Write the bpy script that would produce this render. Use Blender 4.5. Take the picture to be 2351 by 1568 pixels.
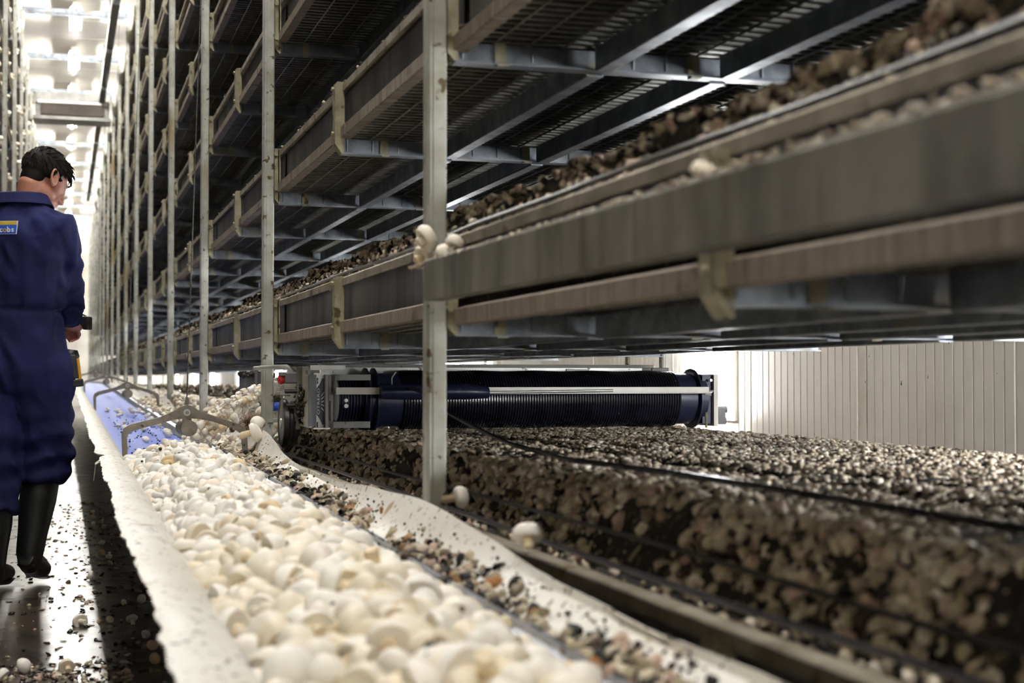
import bpy, math, random
import numpy as np
from mathutils import Matrix, Vector, noise as mnoise

for _o in list(bpy.data.objects):
    bpy.data.objects.remove(_o, do_unlink=True)
SC = bpy.context.scene
COL = SC.collection
random.seed(7)
RNG = np.random.default_rng(7)

# ------------------------------------------------------------------ camera, world, exposure
THETA = math.radians(16.8)          # the view is turned this far right of the aisle direction (+Y)
CAM_H = 0.85
cam_data = bpy.data.cameras.new('camera')
cam_data.sensor_width = 36.0
cam_data.lens = 36.0 * 3418 / 2351
cam_data.clip_start = 0.05
cam_data.clip_end = 200
cam_data.dof.use_dof = True
cam_data.dof.focus_distance = 5.9
cam_data.dof.aperture_fstop = 4.0
cam = bpy.data.objects.new('camera', cam_data)
COL.objects.link(cam)
cam.location = (0, 0, CAM_H)
cam.rotation_euler = (math.radians(90 + 1.44), 0, -THETA)
SC.camera = cam

world = bpy.data.worlds.new('world')
SC.world = world
world.use_nodes = True
world.node_tree.nodes['Background'].inputs[0].default_value = (0.9, 0.95, 1.0, 1)
world.node_tree.nodes['Background'].inputs[1].default_value = 0.02
SC.view_settings.view_transform = 'Standard'
SC.view_settings.look = 'None'
SC.view_settings.exposure = 0.9
SC.view_settings.gamma = 1.0
SC.view_settings.use_curve_mapping = False
SC.cycles.max_bounces = 7
SC.cycles.diffuse_bounces = 5
SC.cycles.glossy_bounces = 3
SC.cycles.sample_clamp_indirect = 8.0
LAMP_E = 320.0      # each ceiling tube over the near aisle
LAMP_E2 = 780.0      # each ceiling tube over the aisle beside the panelled wall
PANEL_E = 55.0      # light panels on the far wall

# ------------------------------------------------------------------ layout numbers (metres)
Y0, BAY = 3.21, 2.82                # first post in view, bay length
POSTX, BACKX = 0.79, 2.52
IFIRST, ILAST = -2, 16
TB = [0.30, 0.945] + [0.945 + 0.61 * k for k in range(1, 8)]     # underside of each shelf
NT = len(TB)
ROOM = (-3.0, 3.4, -4.5, 49.2, 5.95)
def py(i): return Y0 + BAY * i
def hr(y): return 0.46 + 0.0145 * min(y, 24.0)     # height of the conveyor rails

ORD = ['first', 'second', 'third', 'fourth', 'fifth', 'sixth', 'seventh', 'eighth', 'ninth', 'tenth', 'eleventh',
       'twelfth', 'thirteenth', 'fourteenth', 'fifteenth', 'sixteenth', 'seventeenth', 'eighteenth', 'nineteenth', 'twentieth']

# ------------------------------------------------------------------ mesh helpers
class MB:
    def __init__(s):
        s.v = []; s.f = []
    def add(s, vs, fs):
        n = len(s.v)
        s.v.extend([tuple(map(float, p)) for p in vs])
        s.f.extend([tuple(i + n for i in f) for f in fs])
        return s
    def box(s, x0, x1, y0, y1, z0, z1):
        return s.add([(x0,y0,z0),(x1,y0,z0),(x1,y1,z0),(x0,y1,z0),(x0,y0,z1),(x1,y0,z1),(x1,y1,z1),(x0,y1,z1)],
                     [(0,3,2,1),(4,5,6,7),(0,1,5,4),(1,2,6,5),(2,3,7,6),(3,0,4,7)])
    def obox(s, c, size, rot):
        hx, hy, hz = [a/2 for a in size]
        c = Vector(c)
        vs = [c + rot @ Vector(p) for p in [(-hx,-hy,-hz),(hx,-hy,-hz),(hx,hy,-hz),(-hx,hy,-hz),(-hx,-hy,hz),(hx,-hy,hz),(hx,hy,hz),(-hx,hy,hz)]]
        return s.add(vs, [(0,3,2,1),(4,5,6,7),(0,1,5,4),(1,2,6,5),(2,3,7,6),(3,0,4,7)])
    def bar(s, a, b, w, h, up=(0,0,1)):
        a = Vector(a); b = Vector(b); d = (b-a); L = d.length; d.normalize()
        u = Vector(up); x = d.cross(u)
        if x.length < 1e-5: x = d.cross(Vector((1,0,0)))
        x.normalize(); z = x.cross(d)
        R = Matrix((x, d, z)).transposed()
        return s.obox((a+b)/2, (w, L, h), R)
    def rings(s, rings, cap=True, closed=False):
        n = len(rings[0]); vs = [p for r in rings for p in r]; fs = []
        m = len(rings)
        for i in range(m - (0 if closed else 1)):
            j = (i+1) % m
            for k in range(n):
                k2 = (k+1) % n
                fs.append((i*n+k, i*n+k2, j*n+k2, j*n+k))
        if cap and not closed:
            fs.append(tuple(range(n-1, -1, -1)))
            fs.append(tuple((m-1)*n+k for k in range(n)))
        return s.add(vs, fs)
    def tube(s, pts, r, n=8, cap=True, closed=False):
        pts = [Vector(p) for p in pts]
        rr = r if isinstance(r, (list, tuple)) else [r]*len(pts)
        rings = []; prev = None
        for i, p in enumerate(pts):
            if closed: d = pts[(i+1) % len(pts)] - pts[i-1]
            else: d = pts[min(i+1, len(pts)-1)] - pts[max(i-1, 0)]
            d.normalize()
            if prev is None:
                x = d.cross(Vector((0,0,1)))
                if x.length < 1e-3: x = d.cross(Vector((1,0,0)))
            else:
                x = prev - d * prev.dot(d)
            x.normalize(); prev = x; y = d.cross(x)
            ra, rb = rr[i] if isinstance(rr[i], (list, tuple)) else (rr[i], rr[i])
            rings.append([p + x*ra*math.cos(2*math.pi*k/n) + y*rb*math.sin(2*math.pi*k/n) for k in range(n)])
        return s.rings(rings, cap, closed)
    def cyl(s, a, b, r, n=16, r2=None):
        return s.tube([a, b], [r, r if r2 is None else r2], n)
    def lathe(s, prof, n=16, o=(0,0,0), axis='z'):
        o = Vector(o); rings = []
        for r, h in prof:
            ring = []
            for k in range(n):
                a = 2*math.pi*k/n; c, q = r*math.cos(a), r*math.sin(a)
                p = (c,q,h) if axis == 'z' else ((h,c,q) if axis == 'x' else (q,h,c))
                ring.append(o + Vector(p))
            rings.append(ring)
        return s.rings(rings)
    def prism(s, poly, a0, a1, axis='y'):
        """poly: 2D points (u,v); axis y -> (u,a,v); x -> (a,u,v); z -> (u,v,a)"""
        n = len(poly)
        def P(u, v, a): return (u,a,v) if axis == 'y' else ((a,u,v) if axis == 'x' else (u,v,a))
        vs = [P(u,v,a0) for u,v in poly] + [P(u,v,a1) for u,v in poly]
        fs = [(k, (k+1)%n, n+(k+1)%n, n+k) for k in range(n)] + [tuple(range(n-1,-1,-1)), tuple(range(n,2*n))]
        return s.add(vs, fs)
    def ellipsoid(s, c, r, rot=None, nu=16, nv=10):
        c = Vector(c); rings = []
        for i in range(nv+1):
            t = math.pi*i/nv; t = min(max(t, 0.02), math.pi-0.02)
            ring = []
            for k in range(nu):
                a = 2*math.pi*k/nu
                p = Vector((r[0]*math.sin(t)*math.cos(a), r[1]*math.sin(t)*math.sin(a), r[2]*math.cos(t)))
                ring.append(c + (rot @ p if rot else p))
            rings.append(ring)
        return s.rings(rings)
    def sheet(s, G, th):
        """G[i][j] points; closed sheet of thickness th (downward along local normal)"""
        ni, nj = len(G), len(G[0]); G = [[Vector(p) for p in r] for r in G]
        Bt = []
        for i in range(ni):
            row = []
            for j in range(nj):
                a = G[min(i+1,ni-1)][j] - G[max(i-1,0)][j]; b = G[i][min(j+1,nj-1)] - G[i][max(j-1,0)]
                nrm = a.cross(b); nrm.normalize()
                if nrm.z < 0: nrm = -nrm
                row.append(G[i][j] - nrm*th)
            Bt.append(row)
        vs = [p for r in G for p in r] + [p for r in Bt for p in r]; N = ni*nj; fs = []
        for i in range(ni-1):
            for j in range(nj-1):
                a, b, c, d = i*nj+j, (i+1)*nj+j, (i+1)*nj+j+1, i*nj+j+1
                fs.append((a,b,c,d)); fs.append((N+d,N+c,N+b,N+a))
        for i in range(ni-1):
            a, b = i*nj, (i+1)*nj; fs.append((b,a,N+a,N+b))
            a, b = i*nj+nj-1, (i+1)*nj+nj-1; fs.append((a,b,N+b,N+a))
        for j in range(nj-1):
            fs.append((j,j+1,N+j+1,N+j)); a = (ni-1)*nj+j; fs.append((a+1,a,N+a,N+a+1))
        return s.add(vs, fs)
    def mesh(s, name, mat=None, smooth=False):
        me = bpy.data.meshes.new(name)
        me.from_pydata(s.v, [], s.f); me.update()
        if mat: me.materials.append(mat)
        if smooth: smooth_mesh(me)
        return me
    def obj(s, name, mat, parent=None, smooth=False, bevel=0.0):
        return inst(name, s.mesh(name, mat, smooth), parent, bevel=bevel)

def smooth_mesh(me, ang=40):
    me.polygons.foreach_set('use_smooth', [True]*len(me.polygons))
    try: me.set_sharp_from_angle(angle=math.radians(ang))
    except Exception: pass

def wm(o):
    return (wm(o.parent) @ o.matrix_parent_inverse if o.parent else Matrix.Identity(4)) @ o.matrix_basis

def inst(name, me, parent=None, loc=None, rot=None, scale=None, bevel=0.0, local=False):
    """link one mesh as an object; coordinates are world ones unless local"""
    o = bpy.data.objects.new(name, me); COL.objects.link(o)
    if loc is not None: o.location = loc
    if rot is not None: o.rotation_euler = rot
    if scale is not None: o.scale = scale
    if parent is not None:
        o.parent = parent
        if not local: o.matrix_parent_inverse = wm(parent).inverted()
    if bevel > 0:
        b = o.modifiers.new('bevel', 'BEVEL'); b.width = bevel; b.segments = 2; b.limit_method = 'ANGLE'
    return o

def empty(name, loc=(0,0,0), parent=None):
    o = bpy.data.objects.new(name, None); COL.objects.link(o)
    o.empty_display_size = 0.1; o.location = loc
    if parent is not None:
        o.parent = parent; o.matrix_parent_inverse = wm(parent).inverted()
    return o

def tag(o, label=None, cat=None, group=None, kind=None):
    if label: o['label'] = label
    if cat: o['category'] = cat
    if group: o['group'] = group
    if kind: o['kind'] = kind
    return o
def struct(o): o['kind'] = 'structure'; return o

# ---- many little pieces in one mesh (stuff)
def base_tris(mb):
    V = np.array(mb.v, dtype=np.float32); T = []
    for f in mb.f:
        for k in range(1, len(f)-1): T.append((f[0], f[k], f[k+1]))
    return V, np.array(T, dtype=np.int32)
def rand_rot(n, tilt=None):
    """random rotation matrices; tilt limits how far z leans"""
    if tilt is None:
        q = RNG.normal(size=(n,4)); q /= np.linalg.norm(q, axis=1)[:,None]
        w,x,y,z = q.T
    else:
        a = RNG.uniform(0, 2*math.pi, n); t = RNG.normal(0, tilt, n); b = RNG.uniform(0, 2*math.pi, n)
        # spin about z then tilt about a horizontal axis
        cw, sw = np.cos(a/2), np.sin(a/2); ct, st = np.cos(t/2), np.sin(t/2)
        bx, by = np.cos(b)*st, np.sin(b)*st
        w = ct*cw; x = bx*cw + by*sw; y = by*cw - bx*sw; z = ct*sw
    R = np.empty((n,3,3))
    R[:,0,0]=1-2*(y*y+z*z); R[:,0,1]=2*(x*y-z*w); R[:,0,2]=2*(x*z+y*w)
    R[:,1,0]=2*(x*y+z*w); R[:,1,1]=1-2*(x*x+z*z); R[:,1,2]=2*(y*z-x*w)
    R[:,2,0]=2*(x*z-y*w); R[:,2,1]=2*(y*z+x*w); R[:,2,2]=1-2*(x*x+y*y)
    return R
def scatter_mesh(name, bases, pos, rot, scl, cols, mat, smooth=False):
    pos = np.asarray(pos, dtype=np.float64); n = len(pos)
    scl = np.asarray(scl, dtype=np.float64)
    if scl.ndim == 1: scl = np.repeat(scl[:,None], 3, 1)
    which = np.arange(n) % len(bases)
    VV, TT, CC = [], [], []; off = 0
    for b, (V, T) in enumerate(bases):
        idx = np.where(which == b)[0]
        if not len(idx): continue
        W = np.einsum('nij,nvj->nvi', rot[idx], V[None]*scl[idx][:,None,:]) + pos[idx][:,None,:]
        VV.append(W.reshape(-1,3)); nv = len(V)
        TT.append((T[None] + (np.arange(len(idx))*nv)[:,None,None] + off).reshape(-1,3))
        CC.append(np.repeat(cols[idx], nv, axis=0)); off += nv*len(idx)
    V = np.concatenate(VV).astype(np.float32); T = np.concatenate(TT).astype(np.int32); C = np.concatenate(CC)
    me = bpy.data.meshes.new(name)
    me.vertices.add(len(V)); me.vertices.foreach_set('co', V.ravel())
    me.loops.add(T.size); me.loops.foreach_set('vertex_index', T.ravel())
    me.polygons.add(len(T)); me.polygons.foreach_set('loop_start', np.arange(0, T.size, 3, dtype=np.int32))
    if smooth: me.polygons.foreach_set('use_smooth', np.ones(len(T), dtype=bool))
    me.update(calc_edges=True)
    at = me.attributes.new('Col', 'FLOAT_COLOR', 'POINT')
    C4 = np.concatenate([C, np.ones((len(C),1))], axis=1).astype(np.float32)
    at.data.foreach_set('color', C4.ravel())
    me.materials.append(mat)
    return me
def palette(n, cols, w=None, jit=0.12):
    cols = np.array(cols, dtype=float)
    k = RNG.choice(len(cols), n, p=(np.array(w)/sum(w)) if w is not None else None)
    return np.clip(cols[k] * RNG.uniform(1-jit, 1+jit, (n,1)), 0, 1)

# ------------------------------------------------------------------ materials
def srgb(h):
    h = h.lstrip('#'); c = [int(h[i:i+2],16)/255 for i in (0,2,4)]
    return tuple(x/12.92 if x <= 0.04045 else ((x+0.055)/1.055)**2.4 for x in c)
def pm(name, c1, c2=None, scale=8, detail=5, rough=0.6, metal=0.0, bump=0.0, bscale=None, stretch=None, spots=None, spots2=None,
       attr=False, coord='world', rvar=0.0, objrand=None, spec=0.5, lo=0.35, hi=0.65, coat=0.0, sss=0.0):
    m = bpy.data.materials.new(name); m.use_nodes = True
    nt = m.node_tree; N = nt.nodes; L = nt.links
    b = N['Principled BSDF']
    def col(c): c = srgb(c) if isinstance(c, str) else c; return (*c, 1)
    if coord == 'world':
        src = N.new('ShaderNodeNewGeometry').outputs['Position']
    else:
        src = N.new('ShaderNodeTexCoord').outputs['Object']
    def mapped(st):
        if not st: return src
        mp = N.new('ShaderNodeMapping'); mp.inputs['Scale'].default_value = st; L.new(src, mp.inputs[0]); return mp.outputs[0]
    vec = mapped(stretch)
    nz = N.new('ShaderNodeTexNoise'); nz.inputs['Scale'].default_value = scale; nz.inputs['Detail'].default_value = detail
    nz.inputs['Roughness'].default_value = 0.6
    L.new(vec, nz.inputs['Vector'])
    rp = N.new('ShaderNodeValToRGB'); rp.color_ramp.elements[0].position = lo; rp.color_ramp.elements[1].position = hi
    rp.color_ramp.elements[0].color = col(c1); rp.color_ramp.elements[1].color = col(c2 or c1)
    L.new(nz.outputs['Fac'], rp.inputs[0]); out = rp.outputs[0]
    def mix(kind, fac, a, bb):
        mx = N.new('ShaderNodeMix'); mx.data_type = 'RGBA'; mx.blend_type = kind
        if isinstance(fac, float): mx.inputs[0].default_value = fac
        else: L.new(fac, mx.inputs[0])
        L.new(a, mx.inputs[6])
        if isinstance(bb, tuple): mx.inputs[7].default_value = bb
        else: L.new(bb, mx.inputs[7])
        return mx.outputs[2]
    if attr:
        a = N.new('ShaderNodeAttribute'); a.attribute_name = 'Col'
        out = mix('MULTIPLY', 1.0, out, a.outputs['Color'])
    if objrand:
        oi = N.new('ShaderNodeObjectInfo'); r2 = N.new('ShaderNodeValToRGB'); els = r2.color_ramp.elements
        els[0].color = col(objrand[0]); els[1].color = col(objrand[-1])
        for q, cc in enumerate(objrand[1:-1]):
            e = els.new((q+1)/(len(objrand)-1)); e.color = col(cc)
        L.new(oi.outputs['Random'], r2.inputs[0]); out = mix('MULTIPLY', 1.0, out, r2.outputs[0])
    for sp in (spots, spots2):
        if not sp: continue
        c, s, th, soft, st = (list(sp) + [None])[:5]
        n2 = N.new('ShaderNodeTexNoise'); n2.inputs['Scale'].default_value = s; n2.inputs['Detail'].default_value = 3
        L.new(mapped(st), n2.inputs['Vector'])
        r3 = N.new('ShaderNodeValToRGB'); r3.color_ramp.elements[0].position = th; r3.color_ramp.elements[1].position = th+soft
        L.new(n2.outputs['Fac'], r3.inputs[0])
        out = mix('MIX', r3.outputs[0], out, col(c))
    L.new(out, b.inputs['Base Color'])
    b.inputs['Roughness'].default_value = rough; b.inputs['Metallic'].default_value = metal
    b.inputs['Specular IOR Level'].default_value = spec
    if coat: b.inputs['Coat Weight'].default_value = coat; b.inputs['Coat Roughness'].default_value = 0.1
    if sss: b.inputs['Subsurface Weight'].default_value = sss; b.inputs['Subsurface Radius'].default_value = (0.01,0.006,0.004)
    if rvar:
        mr = N.new('ShaderNodeMapRange'); mr.inputs[3].default_value = rough-rvar; mr.inputs[4].default_value = rough+rvar
        L.new(nz.outputs['Fac'], mr.inputs[0]); L.new(mr.outputs[0], b.inputs['Roughness'])
    if bump:
        n3 = N.new('ShaderNodeTexNoise'); n3.inputs['Scale'].default_value = bscale or scale*4; n3.inputs['Detail'].default_value = 4
        L.new(vec, n3.inputs['Vector'])
        bp = N.new('ShaderNodeBump'); bp.inputs['Strength'].default_value = min(1.0, bump); bp.inputs['Distance'].default_value = 0.004*max(1, bump)
        L.new(n3.outputs['Fac'], bp.inputs['Height']); L.new(bp.outputs[0], b.inputs['Normal'])
    return m
def emit(name, c, s):
    m = bpy.data.materials.new(name); m.use_nodes = True
    b = m.node_tree.nodes['Principled BSDF']; b.inputs['Base Color'].default_value = (0.8,0.8,0.8,1)
    b.inputs['Emission Color'].default_value = (*c, 1); b.inputs['Emission Strength'].default_value = s
    return m

MT = {}
MT['post'] = pm('post_steel', '#bfc0ba', '#9d9c8e', 9, 6, 0.5, 0.25, 0.15, 60, spots=('#5b5036', 34, 0.63, 0.06), spots2=('#86754a', 5, 0.58, 0.16, (1,1,0.25)))
MT['galv'] = pm('galvanised_steel', '#959aa1', '#696e76', 14, 6, 0.42, 0.75, 0.1, 90, spots=('#8d8672', 7, 0.6, 0.15), rvar=0.1)
MT['board'] = pm('board_steel', '#a3a5a8', '#75777b', 5, 6, 0.5, 0.55, 0.08, 50, stretch=(1,1,0.2), spots=('#6d6658', 4, 0.58, 0.2, (1,3,0.3)))
MT['lip'] = pm('board_lip', '#aca392', '#7c7362', 8, 6, 0.55, 0.3, 0.15, 60, spots=('#5d4a2c', 12, 0.6, 0.1))
MT['ledge'] = pm('board_ledge', '#a39788', '#75695c', 18, 6, 0.6, 0.2, 0.2, 60, stretch=(1,3,0.4), spots=('#5c4936', 9, 0.6, 0.12))
MT['bracket'] = pm('bracket_steel', '#a8a28a', '#7d765a', 14, 6, 0.55, 0.25, 0.2, 70, spots=('#4a421f', 24, 0.62, 0.08))
MT['wire'] = pm('deck_wire', '#a5a298', '#77746a', 20, 4, 0.5, 0.55)
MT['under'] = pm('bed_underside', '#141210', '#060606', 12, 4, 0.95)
MT['beam'] = pm('weathered_beam', '#7b786e', '#4b4841', 5, 7, 0.75, 0.0, 0.4, 30, stretch=(1,2,0.5), spots=('#4d4634', 7, 0.58, 0.15, (1,2,0.3)))
MT['white_lip'] = pm('white_flap', '#e6e3da', '#d8d3c6', 5, 5, 0.5, 0, 0.15, 40, spots=('#4a3a28', 58, 0.63, 0.03), spots2=('#a9906a', 13, 0.66, 0.08))
MT['alu'] = pm('aluminium_rail', '#b9bcc4', '#9699a2', 10, 4, 0.35, 0.7, 0.05, 80, spots=('#4a4038', 60, 0.68, 0.03))
MT['blue'] = pm('blue_belt', '#365fce', '#2a4fb8', 5, 5, 0.35, 0, 0.05, 40, stretch=(6,1,1), spots=('#9fb2e6', 14, 0.64, 0.1, (3,0.5,1)), spots2=('#2a2a33', 70, 0.70, 0.03))
MT['mush'] = pm('mushroom_skin', '#fbf9f4', '#f5f0e4', 30, 4, 0.5, 0, 0.1, 120, coord='object', spots=('#c79a5e', 22, 0.66, 0.12), objrand=('#ffffff', '#fffcf6', '#fffaf0', '#fbf0de', '#ffffff'), sss=0.08)
MT['mush_stem'] = pm('mushroom_stem', '#f6f0e4', '#e8dcc4', 60, 4, 0.6, 0, 0.15, 150, coord='object', objrand=('#ffffff', '#fff8ea', '#f6e8cc'))
MT['mush_many'] = pm('mushroom_heap', '#fcfaf6', '#f7f2e8', 40, 4, 0.5, 0, 0.1, 120, attr=True, spots=('#c79a5e', 17, 0.67, 0.1))
MT['bits'] = pm('crumbs', '#ffffff', '#d8d0c4', 60, 3, 0.7, 0, 0.2, 200, attr=True)
MT['wetbits'] = pm('wet_crumbs', '#ffffff', '#d0c8bc', 60, 3, 0.35, 0, 0.2, 200, attr=True)
MT['soil'] = pm('black_soil', '#1c1612', '#0b0908', 60, 6, 0.9, 0, 1.0, 140)
MT['bed'] = pm('casing_soil', '#2a221b', '#0e0b09', 40, 7, 0.9, 0, 1.0, 120, spots=('#5a4d3e', 55, 0.58, 0.06))
MT['net'] = pm('net_edge', '#2a2630', '#141218', 20, 4, 0.35, 0.1)
MT['wall'] = pm('wall_panel', '#e6e1d6', '#d9d3c6', 2, 4, 0.4, 0, 0.03, 60, spots=('#4c4033', 26, 0.73, 0.02, (1,1,0.6)))
MT['ceil'] = pm('ceiling_panel', '#e9e5db', '#ddd8cb', 1.5, 4, 0.5)
MT['lamp'] = emit('lamp_glow', (1.0, 0.98, 0.935), LAMP_E)
MT['lamp2'] = emit('lamp_glow_wall', (1.0, 0.98, 0.95), LAMP_E2)
MT['panel'] = emit('panel_glow', (0.97, 0.985, 1.0), PANEL_E)
MT['white_metal'] = pm('white_metal', '#dddbd2', '#c8c5ba', 6, 4, 0.4, 0.1)
MT['dark_rail'] = pm('dark_rail', '#3a3733', '#262422', 6, 4, 0.5, 0.4)
MT['drum'] = pm('drum_blue', '#2f3450', '#23273f', 10, 4, 0.35, 0.1, 0.04, 60, spots=('#5a5a60', 60, 0.7, 0.03))
MT['hose'] = pm('black_hose', '#222430', '#15161f', 12, 4, 0.25, 0.0, 0.05, 80, spots=('#8d8672', 80, 0.74, 0.02))
MT['steel'] = pm('stainless', '#d2d2ce', '#b4b4b0', 8, 5, 0.35, 0.45, 0.05, 60, stretch=(1,1,0.2), spots=('#4b4238', 30, 0.66, 0.05))
MT['steel2'] = pm('painted_grey', '#8b8a86', '#75746f', 8, 5, 0.5, 0.3, 0.05, 60, spots=('#3a332a', 40, 0.68, 0.04))
MT['rubber'] = pm('black_rubber', '#1d1c1c', '#111111', 14, 5, 0.45, 0, 0.1, 60)
MT['boot'] = pm('boot_rubber', '#1b1b1c', '#101011', 9, 4, 0.38, 0, 0.05, 40, spots=('#4a3a2c', 9, 0.66, 0.1))
MT['cloth'] = pm('navy_cloth', '#1d1f52', '#14163c', 5, 6, 0.85, 0, 0.6, 45, spec=0.25, coord='object')
MT['skin'] = pm('skin', '#c9917a', '#b97d66', 12, 4, 0.5, 0, 0.08, 120, coord='object', sss=0.1)
MT['hair'] = pm('dark_hair', '#1f1714', '#0d0a09', 60, 4, 0.75, 0, 0.3, 160, spec=0.2, coord='object', stretch=(1,1,0.3))
MT['yellow'] = pm('yellow_plastic', '#e0a416', '#cf9210', 8, 3, 0.4)
MT['black'] = pm('black_plastic', '#191919', '#101010', 8, 3, 0.45)
MT['red'] = pm('red_plastic', '#c2282a', '#a81f22', 8, 3, 0.35)
MT['boxgrey'] = pm('grey_plastic', '#66656a', '#58575c', 8, 3, 0.45)
MT['bristle'] = pm('brush_bristle', '#c9ad92', '#8f735c', 50, 4, 0.7, attr=True)
MT['badge_blue'] = pm('badge_blue', '#2f63d6', '#2757c4', 30, 2, 0.7)
MT['badge_gold'] = pm('badge_gold', '#d2b23c', '#c4a334', 30, 2, 0.7)
MT['badge_white'] = pm('badge_white', '#e9e9f2', '#dcdce8', 30, 2, 0.7)
MT['cable'] = pm('steel_cable', '#8b8982', '#4b4a46', 160, 2, 0.45, 0.6)
MT['brown'] = pm('dark_duct', '#4a4038', '#372f29', 4, 4, 0.7)
MT['hanger'] = pm('cast_hanger', '#8e877b', '#6c665c', 20, 6, 0.5, 0.5, 0.25, 90, spots=('#3c352c', 50, 0.66, 0.05))

def floor_material():
    m = pm('wet_floor', '#4a3a2c', '#2b221b', 1.6, 7, 0.22, 0, 0.35, 18, spots=('#6d5b47', 8, 0.6, 0.12), spots2=('#181310', 3, 0.55, 0.2))
    nt = m.node_tree; b = nt.nodes['Principled BSDF']
    nz = nt.nodes.new('ShaderNodeTexNoise'); nz.inputs['Scale'].default_value = 5; nz.inputs['Detail'].default_value = 5
    g = nt.nodes.new('ShaderNodeNewGeometry'); nt.links.new(g.outputs['Position'], nz.inputs['Vector'])
    mr = nt.nodes.new('ShaderNodeMapRange'); mr.inputs[1].default_value = 0.3; mr.inputs[2].default_value = 0.7
    mr.inputs[3].default_value = 0.20; mr.inputs[4].default_value = 0.44
    nt.links.new(nz.outputs['Fac'], mr.inputs[0]); nt.links.new(mr.outputs[0], b.inputs['Roughness'])
    b.inputs['Specular IOR Level'].default_value = 1.0
    b.inputs['Coat Weight'].default_value = 0.8; b.inputs['Coat Roughness'].default_value = 0.2
    return m
MT['floor'] = floor_material()

# ================================================================== the room
XL, XR, YA, YB, HC = ROOM
struct(MB().box(XL-0.1, XR+0.1, YA-0.1, YB+0.1, -0.12, 0.0).obj('floor', MT['floor']))

def ribbed_panel(w, h, ribs, joint=0.012):
    """wall panel lying in the y-z plane, face towards -x, shallow ribs"""
    prof = [(0.02, 0.0), (0.0, 0.0)]
    p = (w - joint) / ribs
    prof = []
    for k in range(ribs):
        y = k*p
        wide = (k == 0 or k == ribs-1)
        prof += [(y+0.002, 0.0), (y+0.006, -0.004 if not wide else -0.001), (y+p-0.006, -0.004 if not wide else -0.001), (y+p-0.002, 0.0)]
    mb = MB(); n = len(prof)
    vs = [(x, y, 0) for y, x in prof] + [(x, y, h) for y, x in prof] + [(0.05, prof[0][0], 0), (0.05, prof[-1][0], 0), (0.05, prof[0][0], h), (0.05, prof[-1][0], h)]
    fs = [(k, n+k, n+k+1, k+1) for k in range(n-1)]
    fs += [(2*n, 2*n+2, n, 0), (n-1, 2*n-1, 2*n+3, 2*n+1), (2*n+1, 2*n+3, 2*n+2, 2*n)]
    return mb.add(vs, fs)

wr = struct(MB().box(XR+0.045, XR+0.2, YA, YB, 0, HC).obj('wall_right', MT['white_metal']))
PW = 1.15
me = ribbed_panel(PW, HC, 17).mesh('panel', MT['wall'])
y = YA
while y < YB - 0.2:
    inst('panel', me, wr, (XR, y, 0)); y += PW
wl = struct(MB().box(XL-0.2, XL-0.0, YA, YB, 0, HC).obj('wall_left', MT['wall']))
struct(MB().box(XL-0.2, XR+0.2, YB, YB+0.2, 0, HC).obj('wall_front', MT['wall']))
struct(MB().box(XL-0.2, XR+0.2, YA-0.2, YA, 0, HC).obj('wall_back', MT['wall']))
ce = struct(MB().box(XL-0.2, XR+0.2, YA, YB, HC+0.03, HC+0.2).obj('ceiling', MT['ceil']))
me = MB().prism([(0.0,0.03),(0.008,0.0),(PW-0.02,0.0),(PW-0.012,0.03)], XL, XR, 'x').mesh('panel', MT['ceil'])
y = YA
while y < YB - 0.2:
    inst('panel', me, ce, (0, y, HC)); y += PW

# ------------------------------------------------------------------ lamps
tube2_me = MB().cyl((0,-0.62,0), (0,0.62,0), 0.019, 12).mesh('tube', MT['lamp2'], True)
tube_me = MB().cyl((0,-0.62,0), (0,0.62,0), 0.019, 12).mesh('tube', MT['lamp'], True)
house_me = MB().prism([(-0.078,0.026),(-0.075,0.022),(-0.035,0.050),(0.035,0.050),(0.075,0.022),(0.078,0.026),(0.036,0.11),(-0.036,0.11)], -0.66, 0.66).mesh('housing', MT['white_metal'])
cap_me = MB().cyl((0,-0.0225,0), (0,0.0225,0), 0.028, 12).mesh('end_cap', MT['boxgrey'])
stem_me = MB().box(-0.02,0.02,-0.4,0.4,0.11,0.16).mesh('bracket', MT['white_metal'])
def ceiling_lamp(x, yy, z, tm, label, group):
    r = empty('ceiling_lamp', (x, yy, z)); tag(r, label, 'lamp', group)
    for nm, m in (('tube', tm), ('housing', house_me), ('bracket', stem_me)):
        inst(nm, m, r, local=True)
    for q in (-0.638, 0.638): inst('end_cap', cap_me, r, (0, q, 0), local=True)
LX, LZ = 0.14, HC-0.16
nvis = 0
for i in range(IFIRST, ILAST):
    yy = py(i) + BAY*0.42
    if i >= 4:
        lab = 'glowing tube lamp under the aisle ceiling, %s lamp from the front' % ORD[nvis]; nvis += 1
    else:
        lab = 'tube lamp on the aisle ceiling above the frame'
    ceiling_lamp(LX, yy, LZ, tube_me, lab, 'ceiling tubes over the aisle' if i >= 4 else 'ceiling tubes near the camera')
for i in range(IFIRST, ILAST):
    ceiling_lamp(2.96, py(i)+1.4, LZ, tube2_me, 'tube lamp on the ceiling between the rack and the panelled wall', 'ceiling tubes behind the rack')

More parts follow.
